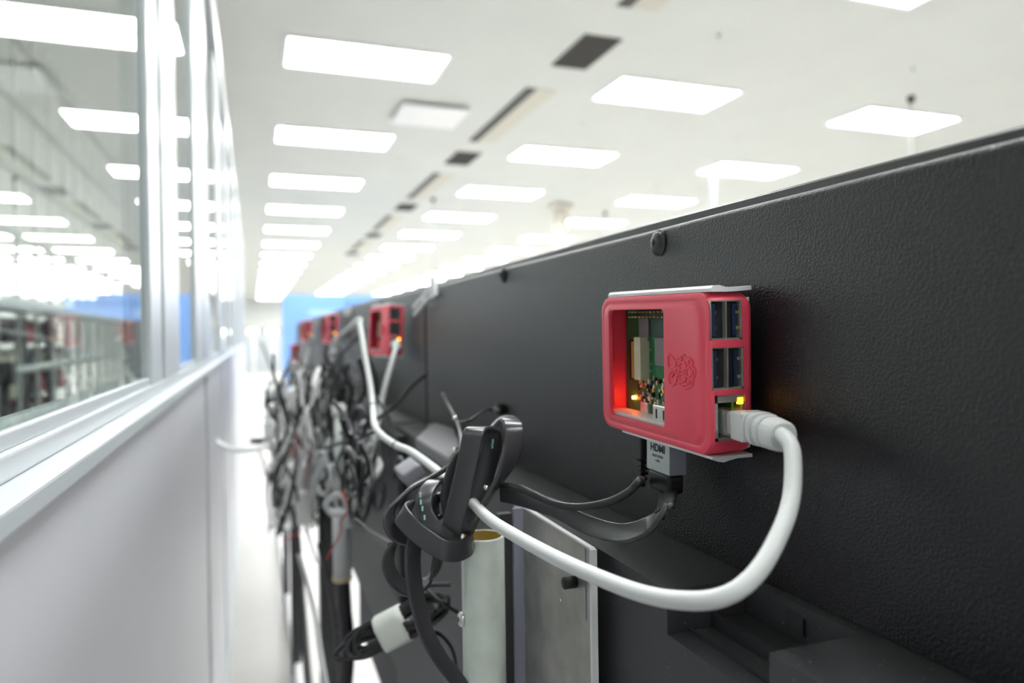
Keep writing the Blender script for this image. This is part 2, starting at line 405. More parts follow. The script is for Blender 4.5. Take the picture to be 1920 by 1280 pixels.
b.build('lettering', M['blue_d'], t)
# two signal lamps far down the aisle
for px, m_, lab in ((475, 'sig_r', 'far signal lamp with a red and green glow at the aisle end'), (512, 'sig_w', 'far white signal lamp at the aisle end, right of the red one')):
    p = at(px, 621, Y=20)
    t = empty('signal_lamp', (p.x, p.y, 0), lab, 'lamp')
    MB().cyl((0, 0, 0), (0, 0, p.z - .06), .03, n=12).build('post', M['frame_l'], t)
    MB().box((-.09, -.05, p.z - .06), (.09, .05, p.z + .06), m=M['sig_w'], bev=.01).box((-.15, -.05, p.z - .05), (-.09, .05, p.z + .05), m=M[m_], bev=.01).build('lens', None, t)
t = empty('counter', (.1, 24, 0), 'low white counter at the far end of the aisle', 'counter')
MB().box((-2.2, 0, 0), (2.2, .8, 1.35), bev=.01).build('body', M['frame_w'], t); MB().box((-2.25, -.05, 1.35), (2.25, .85, 1.42), bev=.01).build('top', M['vent_b'], t)

# ================================================================ BEHIND THE GLASS
t = empty('wire_cage', (-1.5, 3, 0), 'tall grey galvanised framework of posts and rails behind the glass', 'cage')
for k in range(26):
    y = 1.7 + .45 * k; MB().box((-.012, y - .016, 0), (.012, y + .016, HC - .02)).build('post', M['cage'], t, loc=(0, -3, 0))
for z in (2.05 + CAMZ, 1.62 + CAMZ, 1.15 + CAMZ, .72 + CAMZ):
    MB().box((.012, 1.5, z - .028), (.035, 13.2, z + .028)).build('rail', M['galv_dk'], t, loc=(0, -3, 0))
b = MB()
for k in range(10): b.cyl((.05, 3.4 + k * .17, Zr(1.15) + .04), (.05, 3.48 + k * .17 + random.uniform(-.02, .05), Zr(1.15) + .04 + random.uniform(-.03, .05)), .03, n=8)
tag(b.build('cable_bundle', M['cable_b']), 'dark lumpy cable bundle tied along the cage rail behind the glass', 'cable').location = (-1.5, 0, 0)
p = at(60, 572, X=-1.22); tt = empty('cable_tray', (-1.22, 0, p.z), 'white horizontal cable tray running behind the glass above the racks', 'tray')
MB().box((-.04, 3.2, -.035), (.0, 9.5, .035), bev=.003).build('side_rail', M['frame_w'], tt); MB().box((-.2, 3.2, -.035), (-.04, 9.5, -.025)).build('tray_floor', M['frame_w'], tt)
a, c = at(8, 700, X=-.8), at(190, 668, X=-.8)
t = empty('handrail', a, 'dark grey tube handrail behind the glass', 'handrail')
d = c - a
MB().tube([(0, 0, 0), d], .016, n=12).build('tube', M['cage'], t); MB().box((-.03, -.03, -.04), (.03, .03, .04), bev=.006).build('bracket', M['rack'], t)
MB().cyl((0, 0, -a.z), (0, 0, 0), .015, n=10).build('post', M['rack'], t)
rl = ['black steel shelving nearest the camera behind the glass', 'second black steel shelving behind the glass', 'third black steel shelving behind the glass', 'fourth black steel shelving, farthest behind the glass']
for r in range(4):
    y0 = 2.6 + r * 1.75
    t = empty('storage_rack', (-2.0, y0, 0), rl[r], 'shelving', 'black shelving behind the glass')
    for yy in (0, .83, 1.66):
        for xx in (0, -.5): MB().box((xx - .02, yy - .02, 0), (xx + .02, yy + .02, 1.25), bev=.002).build('upright', M['rack'], t)
    for z in (.25, .5, .75, 1.0, 1.22): MB().box((-.5, 0, z - .012), (0, 1.66, z)).build('shelf', M['rack'], t)
bn = 0
for r in range(4):
    for z in (.25, .5, .75, 1.0):
        for k in range(6):
            if random.random() < .3: continue
            kind = random.choice(['bin_d', 'bin_d', 'bin_b', 'bin_r'])
            h = random.uniform(.12, .2); y = 2.68 + r * 1.75 + k * .27
            o = MB()
            o.box((-.30, 0, 0), (0, .20, .006)); o.box((-.30, 0, .006), (-.29, .2, h)); o.box((-.01, 0, .006), (0, .2, h * .7)); o.box((-.29, 0, .006), (-.01, .008, h)); o.box((-.29, .192, .006), (-.01, .2, h))
            o = o.build('storage_bin', M[kind]); o.location = (-2.03, y, z)
            cn = {'bin_d': 'dark', 'bin_b': 'cream', 'bin_r': 'red'}[kind]
            tag(o, '%s open storage bin on a black shelf behind the glass' % cn, 'bin', '%s bins on the black shelving' % cn)

# ================================================================ DISPLAYS (the black backs on the right)
DX = .203
# stations along the back: (y, height of the rounded top edge, height of the bezel)
def strip(b, prof_fn, ys, m=None):
    rings = []
    for y in ys:
        rings.append([b.bm.verts.new((x, y, z)) for x, z in prof_fn(y)])
    n0 = len(b.bm.faces)
    for A, B in zip(rings, rings[1:]):
        k = len(A)
        for j in range(k): b.bm.faces.new((A[j], A[(j + 1) % k], B[(j + 1) % k], B[j]))
    b.bm.faces.new(rings[0][::-1]); b.bm.faces.new(rings[-1]); b._set(n0, m, False)
def interp(tab, y):
    if y <= tab[0][0]: return tab[0][1]
    for (a, u), (c, v) in zip(tab, tab[1:]):
        if y <= c: return u + (v - u) * (y - a) / (c - a)
    return tab[-1][1]
topz = [(-.3, .050), (.10, .0533), (.14, .0543), (.28, .0560), (.35, .0563), (.54, .0583), (.88, .0605), (1.4, .0665), (4, .072)]
bezz = [(-.3, .0555), (.10, .0578), (.14, .0585), (.28, .0606), (.35, .0618), (.54, .0632), (.88, .0655), (1.4, .0715), (4, .077)]
def make_screw(parent, y, z, X=DX, r=.0060):
    s = MB()
    t = bmesh.new(); bmesh.ops.create_uvsphere(t, u_segments=24, v_segments=12, radius=1)
    bmesh.ops.bisect_plane(t, geom=t.verts[:] + t.edges[:] + t.faces[:], plane_co=(0, 0, 0), plane_no=(1, 0, 0), clear_outer=True)
    s.merge(t, None, Matrix.Translation((X - .0008, y, Zr(z))) @ Matrix.Diagonal((r * .45, r, r, 1)), True)
    s.cyl((X - .0008, y, Zr(z)), (X, y, Zr(z)), r * 1.15)
    o = s.build('screw', M['bezel'], parent)
    q = MB().box((X - r * .45 - .0013, y - .0003, Zr(z) - .0016), (X - r * .45 - .0003, y + .0003, Zr(z) + .0016)).box((X - r * .45 - .0013, y - .0016, Zr(z) - .0003), (X - r * .45 - .0003, y + .0016, Zr(z) + .0003))
    q.build('cross_recess', M['black'], o); return o
def make_display(y0, y1, label, detail=True, ledge=True):
    t = empty('display', (DX, (y0 + y1) / 2, 0), label, 'display', 'black backed displays in a row')
    L = t.location.copy()
    ys = [y0] + [y for y, _ in topz if y0 + .01 < y < y1 - .01] + [y1]
    def prof(y):
        z = Zr(interp(topz, y)) - .0005; r = .0028; P = [(DX, Zr(-.106))]
        for k in range(6):
            a = math.radians(180 - 90 * k / 5); P.append((DX + r + r * math.cos(a), z - r + r * math.sin(a)))
        P += [(DX + .009, z), (DX + .009, Zr(-.106))]; return P
    b = MB(); strip(b, prof, ys); back = b.build('back_panel', M['panel'], t); back.location = -L
    for f in back.data.polygons: f.use_smooth = False
    def prof2(y):
        z = Zr(interp(bezz, y)); z += .0012; return [(DX + .011, Zr(-.1)), (DX + .011, z - .001), (DX + .012, z), (DX + .03, z), (DX + .031, z - .001), (DX + .031, Zr(-.1))]
    b = MB(); strip(b, prof2, ys); o = b.build('bezel', M['bezel'], t); o.location = -L
    b = MB()
    X0 = .160; zt = Zr(-.1065)
    if ledge:
        ny0, ny1 = .196, .259
        parts = [((X0, y0, Zr(-.62)), (DX + .03, ny0, zt)), ((X0, ny1, Zr(-.62)), (DX + .03, y1, zt)), ((.1985, ny0, Zr(-.62)), (DX + .03, ny1, zt)), ((X0, ny0, Zr(-.62)), (.1985, ny1, Zr(-.1250)))]
        for lo, hi in parts: b.box(lo, hi)
    else: b.box((X0 + .004, y0 + .004, Zr(-.42)), (DX + .03, y1 - .004, zt))
    h = b.build('lower_housing', M['ledge'], t); h.location = -L
    if ledge:
        g = MB()
        g.prism([(ny0 + .001, Zr(-.125)), (ny1 - .001, Zr(-.125)), (ny1 - .001, Zr(-.1215)), (ny0 + .001, Zr(-.1215))], .1815, .1985, 'x')
        g.box((.1815, ny0, Zr(-.1215)), (.1835, ny1, Zr(-.1190))).box((.1700, ny0, Zr(-.125)), (.1712, ny1, Zr(-.1235)))
        g.box((.1970, .222, Zr(-.1175)), (.1986, .232, Zr(-.1105)), bev=.0003)
        g.build('recess_rib', M['body'], h)
    if detail:
        for y, z in detail:
            make_screw(t, y, z).location = -L
    return t
make_display(-.35, .877, 'textured black display back nearest the camera, carrying the sharp red computer case', [(.332, .0478), (.582, .0519), (.05, .046)])
make_display(.885, 1.60, 'black display back beyond the first joint, carrying the second red case', [(1.2, .055)], False)
make_display(1.61, 2.33, 'black display back third from the camera', None, False)
make_display(2.34, 3.05, 'black display back fourth from the camera', None, False)
make_display(3.06, 3.75, 'black display back fifth and farthest from the camera', None, False)

# sloping bracket cover at the far end of the near ledge
def plate_from(px_list, Z, th, name, m, label, cat, bev=.001):
    P = [at(x, y, Z=Z) for x, y in px_list]; b = MB(); b.prism([(p.x, p.y) for p in P], Zr(Z) - th, Zr(Z), 'z', bev=bev)
    return tag(recenter(b.build(name, m)), label, cat)
plate_from([(813, 790), (851, 802), (862, 835), (841, 860), (779, 821)], -.096, .0100, 'bracket_cover', mat('dark_grey_cover', (.24, .24, .25), .5, bump=.2), 'dark grey angular cover plate lying on the near ledge behind the flat cable knot', 'cover')
tag(recenter(MB().box((.150, .80, Zr(-.30)), (.1595, .86, Zr(-.110)), bev=.002).build('support_bracket', M['body'])), 'black upright bracket against the display end below the grey cover', 'bracket')

# cable-tie mount with thin wires on the display face
p = at(940, 768, X=DX - .002)
t = empty('cable_clip', p, 'small black cable clip screwed to the display above the flat cable knot', 'clip')
MB().box((-.004, -.005, -.004), (.002, .005, .005), bev=.001).build('clip_body', M['black'], t)
MB().box((-.0065, -.004, -.0015), (-.005, -.003, .0055)).build('metal_tab', M['metal'], t)

# ================================================================ SINGLE-BOARD COMPUTER CASE
CASE_LOC = Vector((.1985, .3, Zr(-.0158))); CASE_ROT = (math.radians(1.6), math.radians(-1.0), 0)
from mathutils import Euler
CM = Matrix.Translation(CASE_LOC) @ Euler(CASE_ROT).to_matrix().to_4x4(); CI = CM.inverted(); Rinv = CI.to_3x3()
def cl(px, py, x=None, y=None):
    """sight line met with a plane of the case, in case coordinates"""
    v = at(px, py, d=1) - Vector((0, 0, CAMZ)); o = CI @ Vector((0, 0, CAMZ)); dv = Rinv @ v
    t = (x - o.x) / dv.x if x is not None else (y - o.y) / dv.y
    return o + dv * t
case = empty('single_board_computer', CASE_LOC, 'sharp red cased single-board computer in front, with green board visible and white network cable', 'computer', 'red cased computers on the displays', rot=CASE_ROT)
HY, HZ, XF = .0490, .0345, -.0228
b = MB(); prof = [(0, .0018, .006), (-.002, .0004, .007), (-.010, 0, .0075), (-.0200, 0, .008), (-.0213, .0006, .008), (-.0218, .0016, .008), (-.02185, .0030, .0075), (-.02155, .0036, .0070), (-.0216, .0040, .0068), (-.0224, .0052, .0062), (XF, .0064, .0055)]
rings = []
for x, ins, r in prof:
    rings.append([b.bm.verts.new((x, u, v)) for u, v in rrect(-HY + ins, HY - ins, -HZ + ins, HZ - ins, r, 8)])
for A, B in zip(rings, rings[1:]):
    k = len(A)
    for j in range(k): b.bm.faces.new((A[j], A[(j + 1) % k], B[(j + 1) % k], B[j]))
b.bm.faces.new(rings[0][::-1]); b.bm.faces.new(rings[-1])
b.mi(M['red']); shell = b.build('case_shell', None, case)
cut = []
def cutter(mb): o = mb.build('cut', M['red']); o.parent = case; cut.append(o)
cutter(MB().prism(rrect(-HY + .002, HY - .002, -HZ + .002, HZ - .002, .005), -.0207, .003, 'x'))
wc = [cl(1134, 583, x=XF), cl(1240, 577, x=XF), cl(1250, 803, x=XF), cl(1151, 778, x=XF)]
wy0 = (wc[1].y + wc[2].y) / 2; wy1 = (wc[0].y + wc[3].y) / 2; wz0 = (wc[2].z + wc[3].z) / 2; wz1 = (wc[0].z + wc[1].z) / 2
cutter(MB().prism(rrect(wy0, wy1, wz0, wz1, .0025), -.03, -.015, 'x'))
def portbox(pa, pb):
    a, c = cl(*pa, y=-HY), cl(*pb, y=-HY); return a.x, c.x, c.z, a.z
U1 = portbox((1332, 563), (1393, 636)); U2 = portbox((1335, 652), (1396, 728)); E1 = portbox((1340, 742), (1399, 823))
for q in (U1, U2, E1): cutter(MB().box((q[0], -.06, q[2]), (q[1], -.040, q[3])))
boolean(shell, cut)
for f in shell.data.polygons: f.use_smooth = False
# soft shading on the gently rounded shell
for f in shell.data.polygons:
    f.use_smooth = True
shell.data.set_sharp_from_angle(angle=math.radians(32)) if hasattr(shell.data, 'set_sharp_from_angle') else None
shell['label'] = 'red plastic shell with a rectangular window'
# white base: back tray and the two curved side strips
b = MB(); b.box((-.0015, -HY + .0025, -HZ + .0025), (-.0002, HY - .0025, HZ - .0025)).box((-.0160, -HY + .0025, -HZ + .0022), (-.0015, HY - .0025, -HZ + .0040))
base = b.build('base_tray', M['white_pl'], case); base['label'] = 'white plastic base tray'
for sgn in (1, -1):
    if sgn > 0: pr = [(-.0206, .0358), (-.0195, .0369), (-.0165, .0371), (-.0135, .0364), (-.0105, .0362), (-.0030, .0364), (-.0005, .0368), (-.0005, .0350), (-.0100, .0344), (-.0206, .0344)]
    else: pr = [(-.0205, .0352), (-.0180, .0362), (-.0150, .0368), (-.0120, .0362), (-.0080, .0356), (-.0005, .0358), (-.0005, .0343), (-.0205, .0343)]
    bb = MB(); bb.prism([(x, z * sgn) for x, z in (pr if sgn > 0 else pr[::-1])], -HY + .0006, HY - .007 if sgn > 0 else HY - .02, 'y', smooth=False)
    so = bb.build('side_strip', M['white_pl'], case); so['label'] = 'white curved side strip, %s' % ('top' if sgn > 0 else 'bottom')
w0 = cl(1163, 776, x=-.012)
MB().box((XF + .0024, wy0 - .003, wz0 - .002), (-.0088, w0.y, wz0 + .0014), bev=.0003).build('inner_tray', M['white_pl'], case)['label'] = 'white inner tray edge at the window foot'
# embossed berry mark
XS = XF - .0001
def lg(u, v): p = cl(1130 + u / 6.4, 660 + v / 6.4, x=XF); return (XS, p.y, p.z)
b = MB()
outl = [([(795, 25), (788, 100), (800, 185), (845, 190), (882, 150), (862, 90), (820, 45)], 1), ([(862, 205), (815, 240), (795, 300), (808, 375), (840, 398), (875, 370), (892, 300), (885, 240)], 1),
        ([(880, 150), (885, 95), (915, 75), (945, 50), (985, 30), (1005, 65), (1050, 75), (1080, 110), (1078, 165), (1110, 200), (1118, 260), (1100, 300), (1088, 340), (1082, 390), (1050, 412), (1025, 420), (995, 440), (960, 410), (925, 385), (890, 365)], 0),
        ([(832, 300), (845, 275), (860, 255)], 0), ([(870, 200), (915, 190), (920, 240), (900, 280)], 0)]
def circ(cx, cy, rx, ry, n=10): return [(cx + rx * math.cos(2 * math.pi * k / n), cy + ry * math.sin(2 * math.pi * k / n)) for k in range(n)]
outl += [(circ(962, 168, 40, 50), 1), (circ(962, 310, 42, 50), 1), (circ(1035, 240, 32, 55), 1), (circ(920, 82, 30, 20), 1), (circ(1055, 120, 22, 38), 1), (circ(1062, 365, 24, 38), 1), (circ(1000, 405, 28, 24), 1), (circ(1095, 250, 16, 50), 1)]
for pts, cls in outl: b.tube([lg(*p) for p in pts], .00055, closed=bool(cls), n=6, res=4)
em = b.build('embossed_berry_mark', M['red'], case)
# circuit board
XP = -.0085
pa = cl(1174, 590, x=XP)
pcb = MB().box((XP, -HY + .004, -HZ + .0062), (XP + .0014, pa.y, HZ - .0045)).build('circuit_board', M['pcb'], case); pcb['label'] = 'green circuit board seen through the window'
def comp(pts, h, m, name, bev=.0002, x=XP):
    a, c = cl(*pts[0], x=x - h), cl(*pts[1], x=x - h)
    y0, y1 = sorted((a.y, c.y)); z0, z1 = sorted((a.z, c.z))
    return MB().box((x - h, y0, z0), (x, y1, z1), bev=bev).build(name, M[m], pcb)
comp(((1188, 632), (1201, 713)), .0055, 'conn', 'ribbon_connector')
comp(((1183, 640), (1188, 709)), .0045, 'orange', 'connector_latch')
comp(((1179, 636), (1183, 711)), .0035, 'chip_b', 'connector_base')
comp(((1197, 590), (1216, 640)), .0012, 'chip', 'memory_chip')
comp(((1227, 633), (1256, 688)), .0015, 'chip', 'processor')
comp(((1203, 588), (1245, 632)), .0003, 'pcb_dark', 'shielded_area')
comp(((1200, 752), (1214, 782)), .0030, 'port_metal', 'micro_usb_socket', .0006)
o = comp(((1223, 757), (1252, 800)), .0065, 'port_metal', 'hdmi_socket', .0007)
hp = cl(1230, 780, x=XP - .0066)
b = MB(); [b.box((XP - .0068, hp.y - .0006 - k * .0065, hp.z - .004), (XP - .0064, hp.y + .0002 - k * .0065, hp.z + .0035), bev=.0001) for k in (0, 1)]; b.build('spring_slot', M['black'], pcb)
b = MB(); a = cl(1160, 582, x=XP - .008)
for k in range(20):
    for r in (0, .0025): b.box((XP - .0085, -.040 + k * .0035, HZ - .0085 - r), (XP, -.0394 + k * .0035, HZ - .0079 - r))
b.build('pin_header_contacts', M['gold'], pcb)
MB().box((XP - .0025, -.041, HZ - .0115), (XP, .030, HZ - .0070), bev=.0002).build('pin_header', M['chip_b'], pcb)
rnd = random.Random(3); bs = MB(); bk = MB(); bg = MB(); bw = MB()
for k in range(70):
    px, py = rnd.uniform(1197, 1247), rnd.uniform(708, 762)
    if px < 1205 and py > 745: continue
    p = cl(px, py, x=XP); s1, s2 = rnd.uniform(.0004, .0009), rnd.uniform(.0005, .0014)
    {0: bs, 1: bk, 2: bg}[k % 3].box((XP - rnd.uniform(.0005, .0016), p.y - s1, p.z - s2), (XP, p.y + s1, p.z + s2), bev=.00012)
for k in range(22):
    p = cl(1204 + (k % 2) * 3, 640 + k * 3.1, x=XP); bs.box((XP - .0003, p.y - .0004, p.z - .00025), (XP, p.y + .0004, p.z + .00025))
for k in range(12):
    p = cl(rnd.uniform(1205, 1226), rnd.uniform(645, 700), x=XP); bw.box((XP - .0001, p.y - .0002, p.z - .0006), (XP, p.y + .0002, p.z + .0006))
bs.build('solder_parts', M['solder'], pcb)['kind'] = 'stuff'; bk.build('small_chips', M['chip_b'], pcb)['kind'] = 'stuff'; bg.build('small_capacitors', M['gold'], pcb)['kind'] = 'stuff'; bw.build('board_print', M['white_pl'], pcb)['kind'] = 'stuff'
lp = cl(1190, 745, x=XP - .0008)
MB().box((XP - .0018, lp.y - .0004, lp.z - .0008), (XP, lp.y + .0012, lp.z + .0008), bev=.0002).build('status_light', M['led_red'], pcb)
for z_ in (594, 607):
    p = cl(1187, z_, x=-.004)
    MB().cyl((-.004, p.y, p.z), (-.0008, p.y, p.z), .0014, n=16, bev=.0004).build('base_screw', M['metal'], case)
# ridges moulded in the shell's far wall
b = MB()
for z0, z1 in ((.000, .016), (-.024, -.014)): b.box((-.016, HY - .0032, z0), (-.0148, HY - .0018, z1), bev=.0003)
b.build('inner_ridge', M['red'], case)
# USB sockets: steel shell with two dark blue tongues
for q in (U1, U2):
    x0, x1, z0, z1 = q; th = .0005; ye = -HY + .0004; yi = -HY + .013
    b = MB(); b.box((x0 + .0002, ye, z0), (x1 - .0002, yi, z0 + th * 1.6)).box((x0 + .0002, ye, z1 - th), (x1 - .0002, yi, z1)).box((x0 + .0002, ye, z0), (x0 + .0002 + th, yi, z1)).box((x1 - .0002 - th * 2, ye, z0), (x1 - .0002, yi, z1)).box((x0, yi, z0), (x1, yi + .0005, z1))
    xm = (x0 + x1) / 2; b.box((xm - .0004, ye - .0002, z0), (xm + .0001, yi, z1))
    us = b.build('usb_socket', M['port_metal'], case)
    b = MB(); b.box((x0 + th, ye + .0022, z0 + th * 2), (x1 - th * 2.2, yi, z1 - th)); b.box((xm + .0002, ye + .0008, z0 + th), (xm + .0030, yi, z1 - th)); b.build('socket_dark_fill', M['black'], us)  # black block fills the socket to imitate the shade inside it
    for xx in (x0 + .0012, xm + .0035):
        MB().box((xx, ye + .0006, z0 + .0018), (xx + .0018, yi, z1 - .0014), bev=.0002).build('tongue', M['usb_blue'], us)
        bb = MB(); [bb.box((xx + .0025, ye + .0016, zz - .0006), (xx + .0029, ye + .0024, zz + .0006)) for zz in (z0 + .005, z1 - .005)]; bb.build('spring_contact', M['gold'], us)
x0, x1, z0, z1 = E1
b = MB(); th = .0014; ye = -HY + .0004; yi = -HY + .014
b.box((x0, ye, z0), (x1, yi, z0 + th)).box((x0, ye, z1 - .0032), (x1, yi, z1)).box((x0, ye, z0), (x0 + th * 1.3, yi, z1)).box((x1 - th, ye, z0), (x1, yi, z1)).box((x0, yi, z0), (x1, yi + .0005, z1))
es = b.build('network_socket', M['port_metal'], case)
MB().box((x0 + .002, yi - .002, z0 + .0015), (x1 - .0015, yi, z1 - .0034)).build('socket_dark_fill', M['black'], es)
le = cl(1389, 751, y=-HY)
MB().box((le.x - .0013, ye - .0004, le.z - .0014), (le.x + .0013, ye + .001, le.z + .0014), bev=.0003).build('link_light', M['led_org'], es)
# hidden stand-off pad between the case and the display
MB().box((-.0002, -.03, -.02), (.0042, .03, .02)).build('mounting_pad', M['black'], case)

cases = [case]
def more_case(px, py, Y, yaw, label, roll=0, rx=0.0):
    c = copy_tree(case); c['label'] = label
    for q in children(c):
        for st in children(q):
            if st.name.startswith('status_light'): st.material_slots[0].link = 'OBJECT'; st.material_slots[0].material = M['led_dim']
    c.location = at(px, py, Y=Y); c.rotation_euler = (math.radians(rx), math.radians(roll), math.radians(yaw)); return c
c2 = more_case(737, 621, 1.015, 7, 'blurred red cased computer second along the row, below the white latch', 3)
c3 = more_case(627, 617, 1.78, 4, 'small blurred red cased computer, third along the row, white cable at its foot', 4)
c4 = more_case(580, 620, 2.52, 5, 'tiny blurred red cased computer, fourth along the row against the blue partition', 2)
c5 = more_case(558, 660, 3.05, 5, 'dark blurred red cased computer, farthest and lowest of the row', 2)

# ================================================================ PLUGS AND CABLES
def wp(pts):  return [at(x, y, d=d) for x, y, d in pts]
# --- white network lead of the near computer
lead = empty('network_cable', CM @ Vector((-.013, -HY, -.02)), 'thick white network cable looping from the sharp near red case to the knot', 'cable', 'white network cables')
L0 = lead.location.copy()
pe = [(E1[0] + E1[1]) / 2 + .0005, (E1[2] + E1[3]) / 2 - .0016]
ax = CM.to_3x3() @ Vector((0, -1, 0)); ux = CM.to_3x3() @ Vector((0, 0, 1)); sx_ = CM.to_3x3() @ Vector((1, 0, 0))
p0 = CM @ Vector((pe[0], -HY, pe[1]))
tip = at(1472, 815, d=.256)
bx = (tip - (p0 + ax * .010)).normalized()
def frame(o, f, up):
    f = f.normalized(); u = (up - f * up.dot(f)).normalized(); s = f.cross(u)
    return Matrix((s, f, u)).transposed().to_4x4(), Matrix.Translation(o)
R4, T4 = frame(p0, ax, ux)
MB().box((-.0052, -.009, -.0050), (.0052, .0105, .0050), bev=.0006, xf=T4 @ R4).build('clear_plug', M['clear'], lead).location = -L0
MB().box((-.0042, .0030, -.0042), (.0042, .0060, .0042), bev=.0006, xf=T4 @ R4).build('plug_core', M['white_pl'], lead).location = -L0
bo = p0 + ax * .0082
R5, T5 = frame(bo, bx, ux); Ln = (tip - bo).length
b = MB(); b.box((-.0060, 0, -.0058), (.0060, Ln * .34, .0058), bev=.0010, seg=3, xf=T5 @ R5)
secs = [(.28, .0060), (.40, .0062), (.405, .0042), (.455, .0042), (.46, .0064), (.56, .0063), (.565, .0040), (.615, .0040), (.62, .0063), (.72, .0061), (.725, .0038), (.775, .0038), (.78, .0061), (.96, .0056), (1.0, .0048)]
rings = []
for f, r in secs:
    c = bo + bx * (Ln * f) + Vector((0, 0, -.0008)) * max(0, f - .5) * 2
    t_ = R5.to_3x3(); s_, u_ = t_.col[0], t_.col[2]; rr = []
    for k in range(20):
        a_ = 2 * math.pi * k / 20; e = .62 if f < .6 else .85
        cu, su = math.cos(a_), math.sin(a_); rr.append(b.bm.verts.new(c + s_ * (math.copysign(abs(cu) ** e, cu) * r) + u_ * (math.copysign(abs(su) ** e, su) * r)))
    rings.append(rr)
n0 = len(b.bm.faces)
for A, B in zip(rings, rings[1:]):
    for j in range(20): b.bm.faces.new((A[j], A[(j + 1) % 20], B[(j + 1) % 20], B[j]))
b.bm.faces.new(rings[0][::-1]); b.bm.faces.new(rings[-1]); b._set(n0, None, False)
b.build('strain_relief_boot', M['cable_w'], lead).location = -L0
path = [bo + bx * Ln * .9] + wp([(1474, 822, .250), (1486, 850, .243), (1484, 930, .232), (1462, 1000, .222), (1420, 1072, .214), (1365, 1115, .212), (1290, 1126, .218), (1190, 1108, .235), (1060, 1054, .268), (965, 1003, .310), (912, 968, .35), (870, 925, .42), (820, 882, .50), (772, 847, .56), (742, 834, .58), (715, 815, .60), (702, 795, .62), (699, 760, .66), (693, 715, .68), (683, 660, .70), (674, 605, .72)])
b = MB(); b.tube(path, .00285, n=14, res=8); b.build('cable_jacket', M['cable_w'], lead).location = -L0
for i in (14, 17):
    q = path[i + 1]; dd = (path[i + 2] - path[i]).normalized(); MB().cyl(q - dd * .0008, q + dd * .0008, .0031, n=16).build('tie', M['cable_b'], lead).location = -L0

def tubeobj(name, pts, r, m, label, cat='cable', group=None, n=10, wpx=True):
    b = MB(); b.tube(wp(pts) if wpx else pts, r, n=n)
    return tag(recenter(b.build(name, M[m])), label, cat, group)
tubeobj('network_cable', [(674, 600, .74), (668, 603, .9), (655, 614, 1.3), (636, 630, 1.72)], .0040, 'cable_w', 'short white cable end rising from the third red case to the kink', group='white network cables')
def lead_from(px, py, Y, pts, label, rr=.003):
    a = at(px, py, Y=Y); t = empty('network_cable', a, label, 'cable', 'white network cables')
    P = [a] + wp(pts); MB().tube(P, rr, n=12).build('cable_jacket', M['cable_w'], t).location = -a
    MB().tube([P[0] + Vector((0, .012, .002)), P[0], P[0].lerp(P[1], .35)], .006, n=12, radii=[.006, .0062, .004]).build('strain_relief_boot', M['cable_w'], t).location = -a
    return t
lead_from(744, 648, .955, [(738, 668, .93), (726, 710, .91), (715, 755, .9), (706, 805, .88), (695, 850, .87), (672, 905, .86), (655, 960, .88)], 'white network cable hanging straight down from the second red case', .0036)
lead_from(629, 638, 1.72, [(626, 655, 1.68), (615, 700, 1.64), (604, 750, 1.6), (596, 800, 1.55), (590, 850, 1.5)], 'white network cable hanging from the third red case', .0045)
lead_from(586, 632, 2.46, [(580, 655, 2.4), (570, 690, 2.3), (545, 712, 2.2), (520, 722, 2.1), (505, 735, 2.0)], 'white network cable drooping from the fourth red case', .006)

# --- HDMI plug under the near case, with its flat cable
hc = at(1255, 893, X=.1805)
hd = empty('video_cable', (hc.x, hc.y, hc.z), 'silver HDMI plug and flat black cable under the near red case', 'cable')
Hm = Matrix.Rotation(math.radians(1.5), 4, 'X')
hz = .0185
MB().box((0, .0004, 0), (.0092, .0205, hz), bev=.0005, xf=Hm).build('plug_shell', M['silver'], hd)['label'] = 'silver plug shell'
MB().box((.0002, 0, .0001), (.0090, .0006, hz - .0001), xf=Hm).build('plug_side', M['silver_dk'], hd)
MB().box((.0004, .0012, -.0095), (.0088, .0195, .0001), bev=.0018, seg=3, xf=Hm).build('moulded_grip', M['cable_b'], hd)
MB().tube([(.0046, .0085, -.008), (.0046, .0080, -.014)], .003, n=12).build('strain_relief', M['cable_b'], hd)
def text(s, size, pos, parent, m, name, bold=0, sx=1):
    cu = bpy.data.curves.new('t', 'FONT'); cu.body = s; cu.size = size; cu.extrude = .00004; cu.offset = bold; cu.align_x = 'CENTER'
    ob = bpy.data.objects.new('t', cu); C.objects.link(ob); bpy.context.view_layer.update()
    me = bpy.data.meshes.new_from_object(ob.evaluated_get(bpy.context.evaluated_depsgraph_get())); bpy.data.objects.remove(ob)
    # letters read along -Y seen from -X
    me.transform(Matrix(((0, 0, -1, 0), (-sx, 0, 0, 0), (0, 1, 0, 0), (0, 0, 0, 1)))); me.transform(Matrix.Translation(pos)); me.transform(Hm)
    me.materials.append(m); o = bpy.data.objects.new(name, me); C.objects.link(o); o.parent = parent; return o
text('HDMI', .0050, (-.00008, .0102, .0098), hd, M['ink'], 'lettering', .00018, 1.05)
text('HIGH SPEED', .0018, (-.00008, .0102, .0070), hd, M['ink'], 'lettering')
text('/ HEC', .0018, (-.00008, .0102, .0048), hd, M['ink'], 'lettering')
R_, U_, D_ = RIGHT, UP, FWD
def rib(name, rows, wdt, th, label=None, parent=None, cat='cable', group=None, m='ribbon', first=None, fu=None, marks=None):
    P = [at(x, y, d=d) for x, y, d, *_ in rows]; W = [R_ * r[3] + U_ * r[4] + D_ * r[5] for r in rows]
    if first is not None: P = [first] + P; W = [fu] + W
    b = MB(); b.ribbon(P, W, wdt, th, res=10)
    o = b.build(name, M[m], parent)
    if parent: o.location = -parent.location if not parent.parent else (0, 0, 0)
    else: tag(recenter(o), label, cat, group)
    return o
s0 = hd.location + Hm.to_3x3() @ Vector((.0046, .0085, -.010))
